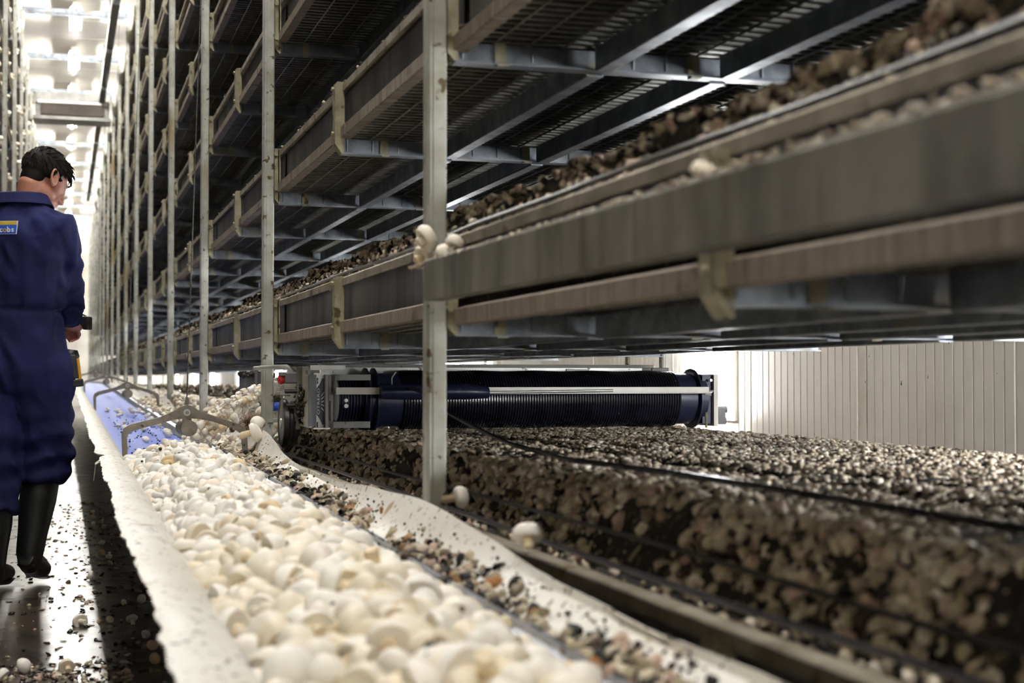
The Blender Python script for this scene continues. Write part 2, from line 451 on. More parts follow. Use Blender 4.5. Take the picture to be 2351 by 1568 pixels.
# light panels on the panelled wall
pn = MB().box(-0.055, -0.01, 0, 0.5, 0, 0.95).mesh('diffuser', MT['panel'])
pf = MB().box(-0.015,0.0,-0.03,0.0,-0.03,0.98).box(-0.015,0.0,0.5,0.53,-0.03,0.98).box(-0.015,0.0,0,0.5,-0.03,0.0).box(-0.015,0.0,0,0.5,0.95,0.98).mesh('frame', MT['white_metal'])
for k in range(-2, 8):
    yy = 7.18 + 5.58*k
    r = empty('light_panel', (XR-0.005, yy, 0.66))
    tag(r, 'bright white upright light panel on the ribbed wall, %s one counting away from the harvester' % ORD[k] if k >= 0 else 'white light panel on the ribbed wall right of the frame', 'light panel', 'light panels on the ribbed wall')
    inst('diffuser', pn, r, local=True); inst('frame', pf, r, local=True)

# ================================================================== growing racks
def hexprof(w, d, c=0.006):
    return [(-w/2+c,-d/2),(w/2-c,-d/2),(w/2,-d/2+c),(w/2,d/2-c),(w/2-c,d/2),(-w/2+c,d/2),(-w/2,d/2-c),(-w/2,-d/2+c)]
POST_H = 5.62
post_prof = [(-0.0165,-0.0225),(-0.012,-0.0225),(-0.0115,-0.019),(-0.009,-0.019),(-0.0085,-0.0225),(0.018,-0.0225),(0.0225,-0.018),(0.0225,0.018),(0.018,0.0225),
             (-0.018,0.0225),(-0.0225,0.018),(-0.0225,-0.0165)]
post_me = MB().prism(post_prof, 0, POST_H, 'z').mesh('post', MT['post'])
foot_me = MB().box(-0.05,0.05,-0.05,0.05,0,0.008).mesh('foot_plate', MT['galv'])

FX = 0.832          # outer face of the side boards
board_me = MB().prism([(FX+0.030,0.088),(FX+0.034,0.088),(FX+0.034,0.205),(FX+0.030,0.205)], 0.03, BAY-0.03).mesh('side_board', MT['board'])
lip_me = MB().prism([(FX+0.002,0.197),(FX+0.006,0.197),(FX+0.006,0.217),(FX+0.040,0.217),(FX+0.040,0.223),(FX+0.006,0.223),(FX+0.002,0.219)], 0.0, BAY).mesh('top_lip', MT['lip'])
ledge_me = MB().prism([(FX-0.004,0.050),(FX,0.050),(FX,0.079),(FX+0.032,0.090),(FX+0.032,0.094),(FX-0.004,0.083)], 0.0, BAY).box(FX, FX+0.03, 0.0, BAY, 0.049, 0.052).mesh('bottom_ledge', MT['ledge'])
def bracket_mesh():
    mb = MB()
    prof = [(0.0,0.03),(0.022,0.0),(0.03,0.0),(0.03,0.225),(0.006,0.225),(0.0,0.215)]    # x-z outline of the side cheek
    for a in (-0.024, 0.020):
        mb.prism([(FX-0.022+u, v) for u, v in prof], a, a+0.004)
    mb.box(FX-0.022, FX-0.018, -0.024, 0.024, 0.03, 0.217)
    mb.add([(FX-0.022,-0.024,0.03),(FX-0.022,0.024,0.03),(FX,0.024,0.0),(FX,-0.024,0.0),(FX-0.018,-0.024,0.034),(FX-0.018,0.024,0.034),(FX+0.004,0.024,0.003),(FX+0.004,-0.024,0.003)],
           [(0,1,2,3),(7,6,5,4),(0,3,7,4),(1,5,6,2),(0,4,5,1),(3,2,6,7)])
    for z in (0.065, 0.205):
        mb.cyl((FX-0.030,0,z),(FX-0.02,0,z),0.007,6)
    return mb
bracket_me = bracket_mesh().mesh('bracket', MT['bracket'])
def post_bracket_mesh():
    mb = MB()
    prof = [(FX-0.018,0.02),(FX,0.0),(FX+0.006,0.0),(FX+0.006,0.225),(FX-0.018,0.225)]
    mb.prism(prof, -0.022, -0.018); mb.prism(prof, 0.018, 0.022)
    mb.box(FX-0.004, FX, -0.022, 0.022, 0.01, 0.222)
    for z in (0.06, 0.2):
        mb.cyl((FX-0.014,-0.036,z),(FX-0.014,-0.02,z),0.008,6)
    return mb
pbracket_me = post_bracket_mesh().mesh('bracket', MT['bracket'])
def cross_beam_mesh():
    mb = MB(); a, b = FX, BACKX-0.02
    mb.box(a, b, -0.002, 0.002, 0.0, 0.048); mb.box(a, b, -0.024, -0.002, 0.0, 0.004); mb.box(a, b, 0.002, 0.022, 0.0, 0.004)
    mb.box(a, b, 0.002, 0.022, 0.044, 0.048)
    for k in range(18):
        x = a+0.02+0.082*k
        if x < b-0.02: mb.tube([(x,-0.004,0.012),(x,-0.006,0.05)], 0.0022, 5)
    return mb
cross_me = cross_beam_mesh().mesh('cross_beam', MT['galv'])
clip_me = MB().box(-0.013,0.013,-0.008,-0.005,0.0,0.052).box(-0.013,0.013,-0.03,-0.005,-0.004,0.0).mesh('clip', MT['bracket'])
long_me = MB().prism([(-0.022,0.05),(-0.022,0.0),(-0.018,-0.003),(0.018,-0.003),(0.022,0.001),(0.022,0.005),(-0.017,0.005),(-0.017,0.05)], 0.03, BAY/2-0.03).prism([(-0.022,0.05),(-0.022,0.0),(-0.018,-0.003),(0.018,-0.003),(0.022,0.001),(0.022,0.005),(-0.017,0.005),(-0.017,0.05)], BAY/2+0.03, BAY-0.03).mesh('long_beam', MT['galv'])
def deck_mesh():
    mb = MB(); pitch = 0.045; n = int(BAY/pitch)
    for k in range(n):
        yy = (k+0.5)*BAY/n; w = 0.0085
        mb.add([(FX+0.03,yy-w,0.060),(BACKX-0.03,yy-w,0.060),(BACKX-0.03,yy+w,0.060),(FX+0.03,yy+w,0.060),
                (FX+0.03,yy-w,0.064),(BACKX-0.03,yy-w,0.064),(BACKX-0.03,yy+w,0.064),(FX+0.03,yy+w,0.064)], [(0,3,2,1),(0,1,5,4),(2,3,7,6)])
    for k in range(20):
        x = FX+0.02+0.082*k
        if x < BACKX-0.05: mb.tube([(x,0,0.056),(x,BAY,0.056)], 0.0032, 5, cap=False)
    return mb
deck_me = deck_mesh().mesh('wire_deck', MT['wire'])
LONGX = (1.18, 1.49, 1.80, 2.11)
CLIPX = (0.94, 1.41, 1.88)

SHELF_WORD = ['bottom', 'second', 'third', 'fourth', 'fifth', 'sixth', 'seventh', 'eighth', 'top']
rack = empty('growing_rack', (POSTX, 0, 0))
tag(rack, 'tall galvanised growing rack with stacked shelves filling the right of the aisle', 'rack')
for i in range(IFIRST, ILAST+1):
    p = inst('post', post_me, rack, (POSTX, py(i), 0)); inst('foot_plate', foot_me, p, (POSTX, py(i), 0))
    p = inst('post', post_me, rack, (BACKX, py(i), 0))
NEAR_LAST = 8
for t in range(NT):
    sh = empty('shelf', (POSTX, 0, TB[t]), rack)
    z = TB[t]
    for i in range(IFIRST, NEAR_LAST+1):
        yy = py(i)
        inst('wire_deck', deck_me, sh, (0, yy, z))['kind'] = 'stuff'
        inst('side_board', board_me, sh, (0, yy, z)); inst('top_lip', lip_me, sh, (0, yy, z)); inst('bottom_ledge', ledge_me, sh, (0, yy, z - (0.024 if i < 0 else 0)))
        # the back edge, mirrored
        inst('side_board', board_me, sh, (POSTX+BACKX, yy+BAY, z), (0,0,math.pi))
        inst('bracket', pbracket_me, sh, (0, yy, z)); inst('bracket', bracket_me, sh, (0, yy+BAY/2, z - (0.016 if i < 0 else 0)))
        inst('cross_beam', cross_me, sh, (0, yy, z)); inst('cross_beam', cross_me, sh, (0, yy+BAY/2, z))
        for lx in LONGX[:2] if i > 4 else LONGX:
            inst('long_beam', long_me, sh, (lx, yy, z))
        if -2 < i < 5 and t < 7:
            for cx in CLIPX:
                for q in (0, BAY/2): inst('clip', clip_me, sh, (cx + (0.03 if q else 0), yy+q, z))
    # the bays too far away to pick apart
    mb = MB(); n = NEAR_LAST+1
    for i in range(n, ILAST):
        yy = py(i)
        def put(m, dx=0, dy=0):
            vs = [(v.co.x+dx, v.co.y+yy+dy, v.co.z+z) for v in m.vertices]; mb.add(vs, [tuple(q.vertices) for q in m.polygons])
        for m in (board_me, lip_me, ledge_me, pbracket_me, cross_me): put(m)
        put(bracket_me, 0, BAY/2); put(cross_me, 0, BAY/2)
        for lx in LONGX: put(long_me, lx)
    mb.obj('far_shelf_bays', MT['ledge'], sh)['kind'] = 'stuff'
# the weathered beam hung in front of the nearest bay
bm_ = MB().prism([(0.722,1.005),(0.762,1.005),(0.762,1.085),(0.756,1.092),(0.728,1.092),(0.722,1.086)], py(-1)-0.6, 3.03)
bm_.v = [(x, y, z + 0.0065*(y-1.8)) for x, y, z in bm_.v]
o = bm_.obj('front_beam', MT['beam'], rack); o['label'] = 'wide weathered grey beam along the front of the nearest bay'

# left rack, seen edge on
rack2 = empty('growing_rack', (-0.53, 0, 0))
tag(rack2, 'growing rack with pale posts at the far left behind the worker', 'rack')
for i in range(-1, ILAST+1):
    inst('post', post_me, rack2, (-0.53, py(i), 0)); 
for i in range(0, ILAST+1, 2):
    inst('post', post_me, rack2, (-2.2, py(i), 0))
for t in range(NT):
    z = TB[t]; sh = empty('shelf', (-0.53, 0, z), rack2); ya, yb = py(-1)-0.3, py(ILAST)
    MB().prism([(-0.604,z+0.088),(-0.600,z+0.088),(-0.600,z+0.205),(-0.604,z+0.205)], ya, yb).obj('side_board', MT['board'], sh)
    MB().prism([(-0.612,z+0.197),(-0.570,z+0.197),(-0.570,z+0.223),(-0.612,z+0.223)], ya, yb).obj('top_lip', MT['lip'], sh)
    MB().prism([(-0.604,z+0.05),(-0.566,z+0.05),(-0.566,z+0.083),(-0.604,z+0.094)], ya, yb).obj('bottom_ledge', MT['ledge'], sh)
    MB().box(-2.2,-0.604,ya,yb,z+0.056,z+0.064).obj('wire_deck', MT['wire'], sh)
    for i in range(0, ILAST+1):
        MB().box(-2.2,-0.57,py(i)-0.02,py(i)+0.02,z,z+0.045).obj('cross_beam', MT['galv'], sh) if i < 10 else None
        if i < 13: inst('bracket', bracket_me, sh, (0.262, py(i)-BAY/2, z), (0,0,math.pi))

# bars that tie the two racks together over the aisle
k = 0
for i in range(5, ILAST+1):
    o = MB().box(-0.53, POSTX, py(i)-0.025, py(i)+0.025, POST_H-0.02, POST_H+0.04).box(-0.50, POSTX-0.03, py(i)-0.004, py(i)+0.004, POST_H-0.05, POST_H-0.02).obj('tie_bar', MT['galv'])
    tag(o, 'pale tie bar across the top of the aisle joining both racks, %s from the front' % ORD[k], 'tie bar', 'bars across the top of the aisle'); k += 1

# overhead conveyor rail along the right side of the aisle
r = empty('overhead_rail', (0.6, 0, 5.45)); tag(r, 'dark overhead track running along the top of the aisle', 'track')
MB().box(0.555, 0.645, YA+0.1, 40.0, 5.45, 5.51).obj('track', MT['dark_rail'], r)
MB().box(0.545, 0.554, YA+0.1, 40.0, 5.455, 5.49).obj('side_flange', MT['white_metal'], r)
for i in range(0, 13):
    MB().box(0.57, 0.63, py(i)+0.5, py(i)+0.56, 5.51, HC).obj('hanger', MT['boxgrey'], r)
    MB().box(0.56, 0.64, py(i)+1.2, py(i)+1.42, 5.425, 5.449).obj('joint_plate', MT['galv'], r)

# dark air duct hanging across the aisle
r = empty('air_duct', (0.13, 25.4, 5.0)); tag(r, 'dark brown air duct box hung across the top of the aisle', 'air duct')
MB().box(-0.46, 0.72, 25.7, 26.2, 5.19, 5.60).obj('housing', MT['steel2'], r)
MB().box(-0.36, 0.62, 25.64, 25.71, 5.22, 5.40).obj('outlet', MT['brown'], r)
MB().box(-0.49, 0.75, 25.60, 26.2, 5.14, 5.19).obj('bottom_frame', MT['steel2'], r)
MB().box(-0.42, 0.68, 25.63, 25.70, 5.41, 5.45).obj('top_frame', MT['white_metal'], r)

# ================================================================== small shapes that repeat
def warp(mb, amt, seed):
    rs = np.random.default_rng(seed); f = rs.uniform(2.5, 5, 3); ph = rs.uniform(0, 6, 6)
    out = []
    for x, y, z in mb.v:
        k = 1 + amt*math.sin(f[0]*x+ph[0]) + amt*math.sin(f[1]*y+ph[1]) + 0.6*amt*math.sin(f[2]*(x+z)+ph[2])
        out.append((x*k + 0.12*amt*z, y*k, z*(1+amt*math.sin(f[1]*x+ph[3]))))
    mb.v = out; return mb
def mush_base(n, sl, seed, part='all', cap=None):
    cap = cap or [(0.30,-0.10),(0.45,-0.12),(0.51,0.0),(0.48,0.15),(0.38,0.29),(0.22,0.37),(0.03,0.40)]
    stem = [(0.02,-sl),(0.15,-sl),(0.185,-sl*0.8),(0.16,-0.22),(0.18,-0.10)]
    mb = MB()
    if part == 'cap': mb.lathe([(0.02,-0.08)]+cap, n)
    elif part == 'stem': mb.lathe(stem+[(0.02,-0.06)], n)
    else: mb.lathe(stem+cap, n)
    return warp(mb, 0.09, seed)
MUSH_LOW = [base_tris(mush_base(9, s, 10+k)) for k, s in enumerate((0.45, 0.7, 0.35, 0.55))]
MUSH_LOW.append(base_tris(mush_base(9, 0.3, 21, cap=[(0.34,-0.05),(0.42,-0.10),(0.45,0.03),(0.43,0.2),(0.33,0.36),(0.19,0.44),(0.03,0.47)])))
MUSH_TINY = [base_tris(MB().lathe([(0.05,-0.3),(0.2,-0.28),(0.45,-0.08),(0.48,0.1),(0.3,0.32),(0.04,0.4)], 6))]
def chip_base(n, th, seed):
    rs = np.random.default_rng(seed); r = rs.uniform(0.3, 0.55, n); a = np.linspace(0, 2*math.pi, n, endpoint=False)
    vs = [(r[k]*math.cos(a[k])*1.2, r[k]*math.sin(a[k]), th*(0.5+rs.uniform(-.3,.3))) for k in range(n)] + [(r[k]*1.08*math.cos(a[k])*1.2, r[k]*1.08*math.sin(a[k]), -th*0.5) for k in range(n)] + [(0,0,th*0.8)]
    fs = [(k,(k+1)%n,2*n) for k in range(n)] + [(n+k, n+(k+1)%n, (k+1)%n, k) for k in range(n)]
    mb = MB(); mb.add(vs, fs); return base_tris(mb)
CHIPS = [chip_base(7, 0.22+0.1*(k % 3), 40+k) for k in range(6)]
def lump_base(seed, n=7, m=5):
    rs = np.random.default_rng(seed); mb = MB(); rings = []
    for i in range(m+1):
        t = math.pi*i/m; t = min(max(t,0.06),math.pi-0.06)
        rings.append([(0.5*math.sin(t)*math.cos(2*math.pi*k/n)*rs.uniform(.75,1.2), 0.5*math.sin(t)*math.sin(2*math.pi*k/n)*rs.uniform(.75,1.2), 0.42*math.cos(t)*rs.uniform(.8,1.15)) for k in range(n)])
    mb.rings(rings); return base_tris(mb)
LUMPS = [lump_base(60+k) for k in range(5)]
CRUMB = [lump_base(80+k, 5, 3) for k in range(4)]
PALE = [srgb('#efe8da'), srgb('#d3c8b4'), srgb('#b8a994'), srgb('#ddd3c0'), srgb('#9c8c7a')]
EARTH = [srgb('#1a1410'), srgb('#2a2018'), srgb('#0f0c0a'), srgb('#3a2a1c')]
PINK = [srgb('#cdc2aa'), srgb('#c2a898'), srgb('#e2dac8'), srgb('#b7ad94'), srgb('#978a76')]

def nz(x, y, s, seed=0.0): return mnoise.noise(Vector((x*s, y*s, seed)))
def sstep(a, b, x): t = min(max((x-a)/(b-a), 0), 1); return t*t*(3-2*t)

# ================================================================== compost beds
def bed_height(t, x, y):
    """height of the bed surface over its shelf base"""
    edge = (sstep(0.868, 0.985, x) if t == 0 else sstep(0.855, 0.925, x)) * sstep(BACKX-0.03, BACKX-0.16, x)
    top = 0.352 if t == 0 else 0.300
    base = 0.205
    h = base + (top-base)*edge
    if t == 0:
        h -= 0.016*math.exp(-((x-1.39)/0.03)**2) + 0.012*math.exp(-((x-1.56)/0.02)**2)
        h += 0.03*nz(x, y, 7, 3.1)*(1-abs(2*edge-1)) + 0.010*nz(x, y, 22, 5.0) + 0.008*nz(x, y, 3, 9.0)
    else:
        h += 0.025*nz(x, y, 9, t*3.3)*min(edge+0.3, 1) + 0.012*nz(x, y, 28, t*1.7)
    return h
def bed_mesh(t, side=1, ya=-1.2, yb=47.5):
    xs = list(np.concatenate([np.linspace(0.872, 1.06, 12 if t < 3 else 5), np.linspace(1.1, BACKX-0.16, 44 if t == 0 else (12 if t < 3 else 4)), np.linspace(BACKX-0.13, BACKX-0.034, 4)]))
    ys = []; y = ya
    while y < yb:
        ys.append(y); y += (0.022 if t == 0 else 0.05) if y < 6.5 else (0.08 if t < 2 else 0.25) if y < 14 else 0.6
    if t > 2: ys = list(np.arange(ya, yb, 0.35))
    G = [[(x, y, TB[t] + bed_height(t, x, y)) for x in xs] for y in ys]
    mb = MB(); ni, nj = len(ys), len(xs)
    vs = [p for r in G for p in r]
    fs = [(i*nj+j, i*nj+j+1, (i+1)*nj+j+1, (i+1)*nj+j) for i in range(ni-1) for j in range(nj-1)]
    mb.add(vs, fs)
    # sides and underside
    z0 = TB[t]+0.07
    n = len(mb.v)
    low = [(xs[0], ys[i], z0) for i in range(ni)] + [(xs[-1], ys[i], z0) for i in range(ni)]
    mb.v.extend(low)
    for i in range(ni-1):
        a, b = i*nj, (i+1)*nj; mb.f.append((a, b, n+i+1, n+i))
        a, b = i*nj+nj-1, (i+1)*nj+nj-1; mb.f.append((b, a, n+ni+i, n+ni+i+1))
        mb.f.append((n+i, n+i+1, n+ni+i+1, n+ni+i))
    mb.f.append(tuple([j for j in range(nj)] + [n+ni, n])); mb.f.append(tuple([(ni-1)*nj+j for j in range(nj-1,-1,-1)] + [n+ni-1, n+2*ni-1]))
    return mb
beds = []
for t in range(NT):
    mb = bed_mesh(t)
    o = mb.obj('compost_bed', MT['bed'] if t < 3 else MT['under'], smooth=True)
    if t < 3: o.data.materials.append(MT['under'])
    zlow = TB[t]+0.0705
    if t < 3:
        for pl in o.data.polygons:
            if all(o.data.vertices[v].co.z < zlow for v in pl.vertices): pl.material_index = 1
    tag(o, 'dark compost bed lying on the %s shelf of the right-hand rack' % SHELF_WORD[t] if t else 'harvested compost bed on the bottom shelf, covered with pale mushroom stumps', 'compost bed', 'compost beds of the right-hand rack')
    beds.append(o)
for t in range(NT):
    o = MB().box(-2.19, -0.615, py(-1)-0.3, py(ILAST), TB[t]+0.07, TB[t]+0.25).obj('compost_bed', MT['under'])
    tag(o, 'dark compost bed on the %s shelf of the far left rack' % SHELF_WORD[t], 'compost bed', 'compost beds of the left rack')

# black net edge lines along the beds
for t in (0, 1, 2):
    for q, (x, dz) in enumerate(((0.872, 0.245), (0.905, 0.285 if t == 0 else 0.262))):
        pts = [(x + 0.004*nz(0, yy, 1.3, t+q), yy, TB[t]+dz + 0.006*nz(1, yy, 1.7, t*2+q)) for yy in np.arange(-1.2, 26, 0.12)]
        MB().tube(pts, 0.0055 if q == 0 else 0.004, 6).obj('net_edge', MT['net'], beds[t])

# flat cut stumps over the harvested bed
n = 46000
X = RNG.uniform(0.99, BACKX-0.13, n); Yv = RNG.uniform(0.6, 5.9, n)
dens = np.array([0.55 + 0.9*nz(x, y, 3.0, 17) for x, y in zip(X, Yv)])
keep = RNG.uniform(0, 1, n) < np.clip(dens + 0.25*(X > 1.4), 0.12, 1)*(1-0.8*np.exp(-((X-1.39)/0.04)**2))
X, Yv = X[keep], Yv[keep]; n = len(X)
Z = np.array([TB[0]+bed_height(0, x, y) for x, y in zip(X, Yv)]) + 0.001
s = RNG.uniform(0.005, 0.018, n)
me = scatter_mesh('stumps', CHIPS, np.c_[X,Yv,Z], rand_rot(n, 0.22), s, palette(n, PALE, [1.8,2.4,2.4,2,2.4], 0.25), MT['bits'])
o = inst('stumps', me, beds[0]); tag(o, 'pale cut mushroom stumps', kind='stuff')
# lumps and cut caps on the sloping edge
def edge_lumps(t, n, ya, yb, cols, w, smin, smax, name, label, xr=(0.865, 1.03), lift=0.0):
    X = RNG.uniform(xr[0], xr[1], n); Yv = ya + (yb-ya)*RNG.uniform(0, 1, n)**1.25
    Z = np.array([TB[t]+bed_height(t, x, y) for x, y in zip(X, Yv)]) + lift
    cl = np.array([nz(x*1.5, y, 6.0, 30+t) for x, y in zip(X, Yv)])
    ok = RNG.uniform(0,1,n) < np.clip(0.62+1.3*cl, 0.08, 1)
    if t == 0 and smax > 0.02: ok &= RNG.uniform(0,1,n) < np.clip(0.22 + (X-0.885)/0.075, 0.22, 1)
    X, Yv, Z = X[ok], Yv[ok], Z[ok]; n = len(X)
    s = RNG.uniform(smin, smax, n)[:,None]*RNG.uniform(0.7, 1.3, (n,3))
    me = scatter_mesh(name, LUMPS + CHIPS[:3], np.c_[X,Yv,Z], rand_rot(n), s, palette(n, cols, w, 0.2), MT['bits'], True)
    o = inst(name, me, beds[t]); tag(o, label, kind='stuff')
edge_lumps(0, 10500, 0.7, 6.2, PINK+EARTH, [3,1.6,3,3.4,2,0.5,0.5,0.5,0.5], 0.010, 0.030, 'edge_lumps', 'broken mushrooms and soil on the bed edge')
edge_lumps(0, 8000, 0.7, 6.2, PINK+EARTH, [2,2,2,2,2,2.5,2,2,1], 0.005, 0.012, 'edge_crumbs', 'crumbs on the bed edge')
edge_lumps(1, 9500, 0.7, 9, PINK+EARTH, [2,2.2,2,2,2.4,0.9,0.8,0.8,1.2], 0.008, 0.023, 'edge_lumps', 'broken mushrooms and soil on the bed edge', (0.862, 0.99), 0.004)
edge_lumps(1, 4200, 6, 24, PINK+EARTH, [2,2.2,2,2,2.4,1.2,1,1,1.4], 0.014, 0.032, 'edge_crumbs', 'crumbs on the bed edge', (0.862, 1.0), 0.004)
for t in range(2, 8):
    n = 900 if t == 2 else 600
    Yv = RNG.uniform(2.0 if t < 4 else 6, 22, n); X = RNG.uniform(FX+0.004, FX+0.036, n); Z = np.full(n, TB[t]+0.226)
    me = scatter_mesh('lip_crumbs', CRUMB, np.c_[X,Yv,Z], rand_rot(n), RNG.uniform(0.004, 0.017, n), palette(n, PALE[1:]+EARTH, [1,1.5,1,1.5,3,3,3,2], 0.2), MT['bits'])
    o = inst('lip_crumbs', me, beds[t]); tag(o, 'crumbs along the shelf lip', kind='stuff')

# mushrooms still standing on the bed behind the harvester
n = 5200
X = RNG.uniform(0.90, BACKX-0.14, n); Yv = 6.75 + 20*RNG.uniform(0,1,n)**2.0
Z = np.array([TB[0]+bed_height(0, x, y) for x, y in zip(X, Yv)]) + RNG.uniform(0.01, 0.10, n)
me = scatter_mesh('standing_mushrooms', MUSH_LOW, np.c_[X,Yv,Z], rand_rot(n, 0.4), RNG.uniform(0.03, 0.06, n), palette(n, [srgb('#cabfab'), srgb('#a89a86'), srgb('#8d7c69')], [2,2,1.5]), MT['mush_many'], True)  # grey-brown palette puts the shade under the shelf into the mushroom colour
o = inst('standing_mushrooms', me); tag(o, 'unharvested mushrooms crowding the bed behind the harvester', 'mushrooms', kind='stuff')
n = 2300
X = RNG.uniform(0.815, 0.93, n); Yv = 6.35 + 19*RNG.uniform(0,1,n)**1.7
Z = TB[0] + 0.24 + RNG.uniform(0.0, 0.17, n)*sstep(0, 1, 1) + 0.004*(Yv-6)
me = scatter_mesh('edge_mushrooms', MUSH_LOW, np.c_[X,Yv,Z], rand_rot(n, 0.9), RNG.uniform(0.042, 0.066, n), palette(n, [srgb('#fffaf0'), srgb('#f6ecd8')], None, 0.05), MT['mush_many'], True)
o = inst('edge_mushrooms', me); tag(o, 'white mushrooms clustered along the bed edge behind the posts', 'mushrooms', kind='stuff')
# mushrooms on the edges of the left rack
n = 420
t_ = RNG.integers(1, NT, n); Yv = RNG.uniform(10, 30, n); X = RNG.uniform(-0.60, -0.545, n); Z = np.array([TB[k] for k in t_]) + RNG.uniform(0.20, 0.30, n)
me = scatter_mesh('edge_mushrooms', MUSH_LOW, np.c_[X,Yv,Z], rand_rot(n, 0.8), RNG.uniform(0.05, 0.09, n), palette(n, [srgb('#fffaf0'), srgb('#f0e4cc')], None, 0.05), MT['mush_many'], True)
o = inst('edge_mushrooms', me); tag(o, 'white mushrooms along the shelf edges of the far left rack', 'mushrooms', kind='stuff')

# ================================================================== the conveyor
conv = empty('conveyor', (0.42, 1.0, 0.0)); tag(conv, 'long belt conveyor with blue belt and white side flaps hung beside the rack', 'conveyor')
CY = list(np.arange(-0.6, 7.0, 0.06)) + list(np.arange(7.0, 36, 0.4))
BX0, BX1 = 0.245, 0.602
def strip(pts_of_y, ys, th): 
    return MB().sheet([pts_of_y(y) for y in ys], th)
strip(lambda y: [(BX0, y, hr(y)-0.045), (0.34, y, hr(y)-0.05), (0.5, y, hr(y)-0.05), (BX1, y, hr(y)-0.045)], CY, 0.004).obj('belt', MT['blue'], conv)
# right rail: two strips with a bright ridge and a slotted channel
strip(lambda y: [(0.600, y, hr(y)-0.040), (0.618, y, hr(y)-0.012), (0.640, y, hr(y)-0.004)], CY, 0.003).obj('rail', MT['alu'], conv)
strip(lambda y: [(0.640, y, hr(y)-0.003), (0.643, y, hr(y)+0.004), (0.650, y, hr(y)+0.004), (0.653, y, hr(y)-0.003), (0.672, y, hr(y)-0.004)], CY, 0.003).obj('rail_ridge', MT['alu'], conv)
strip(lambda y: [(0.222, y, hr(y)+0.000), (0.232, y, hr(y)-0.004), (0.247, y, hr(y)-0.042)], CY, 0.003).obj('rail', MT['alu'], conv)
slot_me = MB().box(-0.003, 0.003, -0.02, 0.02, -0.001, 0.0015).mesh('slot', MT['rubber'])
for k in range(60):
    y = 1.3 + k*0.11; inst('slot', slot_me, conv, (0.662, y, hr(y)-0.002), (math.atan(0.0145),0,0))
def left_lip(y):
    out = 0.128 + 0.010*nz(2, y, 2.2, 1) + 0.009*nz(2, y, 11, 2) + 0.006*nz(2, y, 40, 3)
    if 5.6 < y < 6.0: out += 0.02*math.exp(-((y-5.8)/0.06)**2)
    z = hr(y)
    return [(0.240, y, z-0.020), (0.226, y, z+0.004), (0.205, y, z+0.012), (0.175, y, z+0.017+0.004*nz(0,y,3,8)), (0.150, y, z+0.018), (out, y, z+0.016+0.008*nz(4,y,3,7))]
LY = list(np.arange(-0.6, 9.0, 0.025)) + list(np.arange(9.0, 36, 0.3))
strip(left_lip, LY, 0.004).obj('side_flap', MT['white_lip'], conv, True)
HY = [6.02, 11.66, 17.3, 22.9]
def right_lip(y):
    c = math.cos(2*math.pi*(y-Y0)/BAY); z = hr(y)
    up = 0.052 + 0.024*max(c, -0.6) + 0.006*nz(3, y, 3, 4)
    if 5.3 < y < 5.97: up += 0.03*sstep(5.3, 5.9, y)
    xo = 0.752 + 0.008*c + 0.006*nz(5, y, 2.5, 4)
    return [(0.668, y, z-0.008), (0.685, y, z-0.006), (0.705, y, z+0.004), (0.725, y, z+0.022), (0.742, y, z+up*0.66), (xo, y, z+up)]
R1 = [y for y in np.arange(-0.6, 5.94, 0.03)]; R2 = [y for y in np.arange(6.02, 9, 0.04)] + [y for y in np.arange(9, 36, 0.3)]
strip(right_lip, R1, 0.004).obj('side_flap', MT['white_lip'], conv, True)
strip(right_lip, R2, 0.004).obj('side_flap', MT['white_lip'], conv, True)
strip(lambda y: [(0.235, y, hr(y)-0.06), (0.26, y, hr(y)-0.16), (0.58, y, hr(y)-0.16), (0.61, y, hr(y)-0.06)], CY[::3], 0.004).obj('trough', MT['dark_rail'], conv)
o = MB().sheet([[(0.150,5.70,hr(5.7)+0.010),(0.118,5.72,hr(5.7)-0.01),(0.112,5.74,hr(5.7)-0.07)],[(0.150,5.86,hr(5.8)+0.010),(0.120,5.84,hr(5.8)-0.01),(0.122,5.82,hr(5.8)-0.04)]], 0.003).obj('torn_flap', MT['white_lip'], conv)

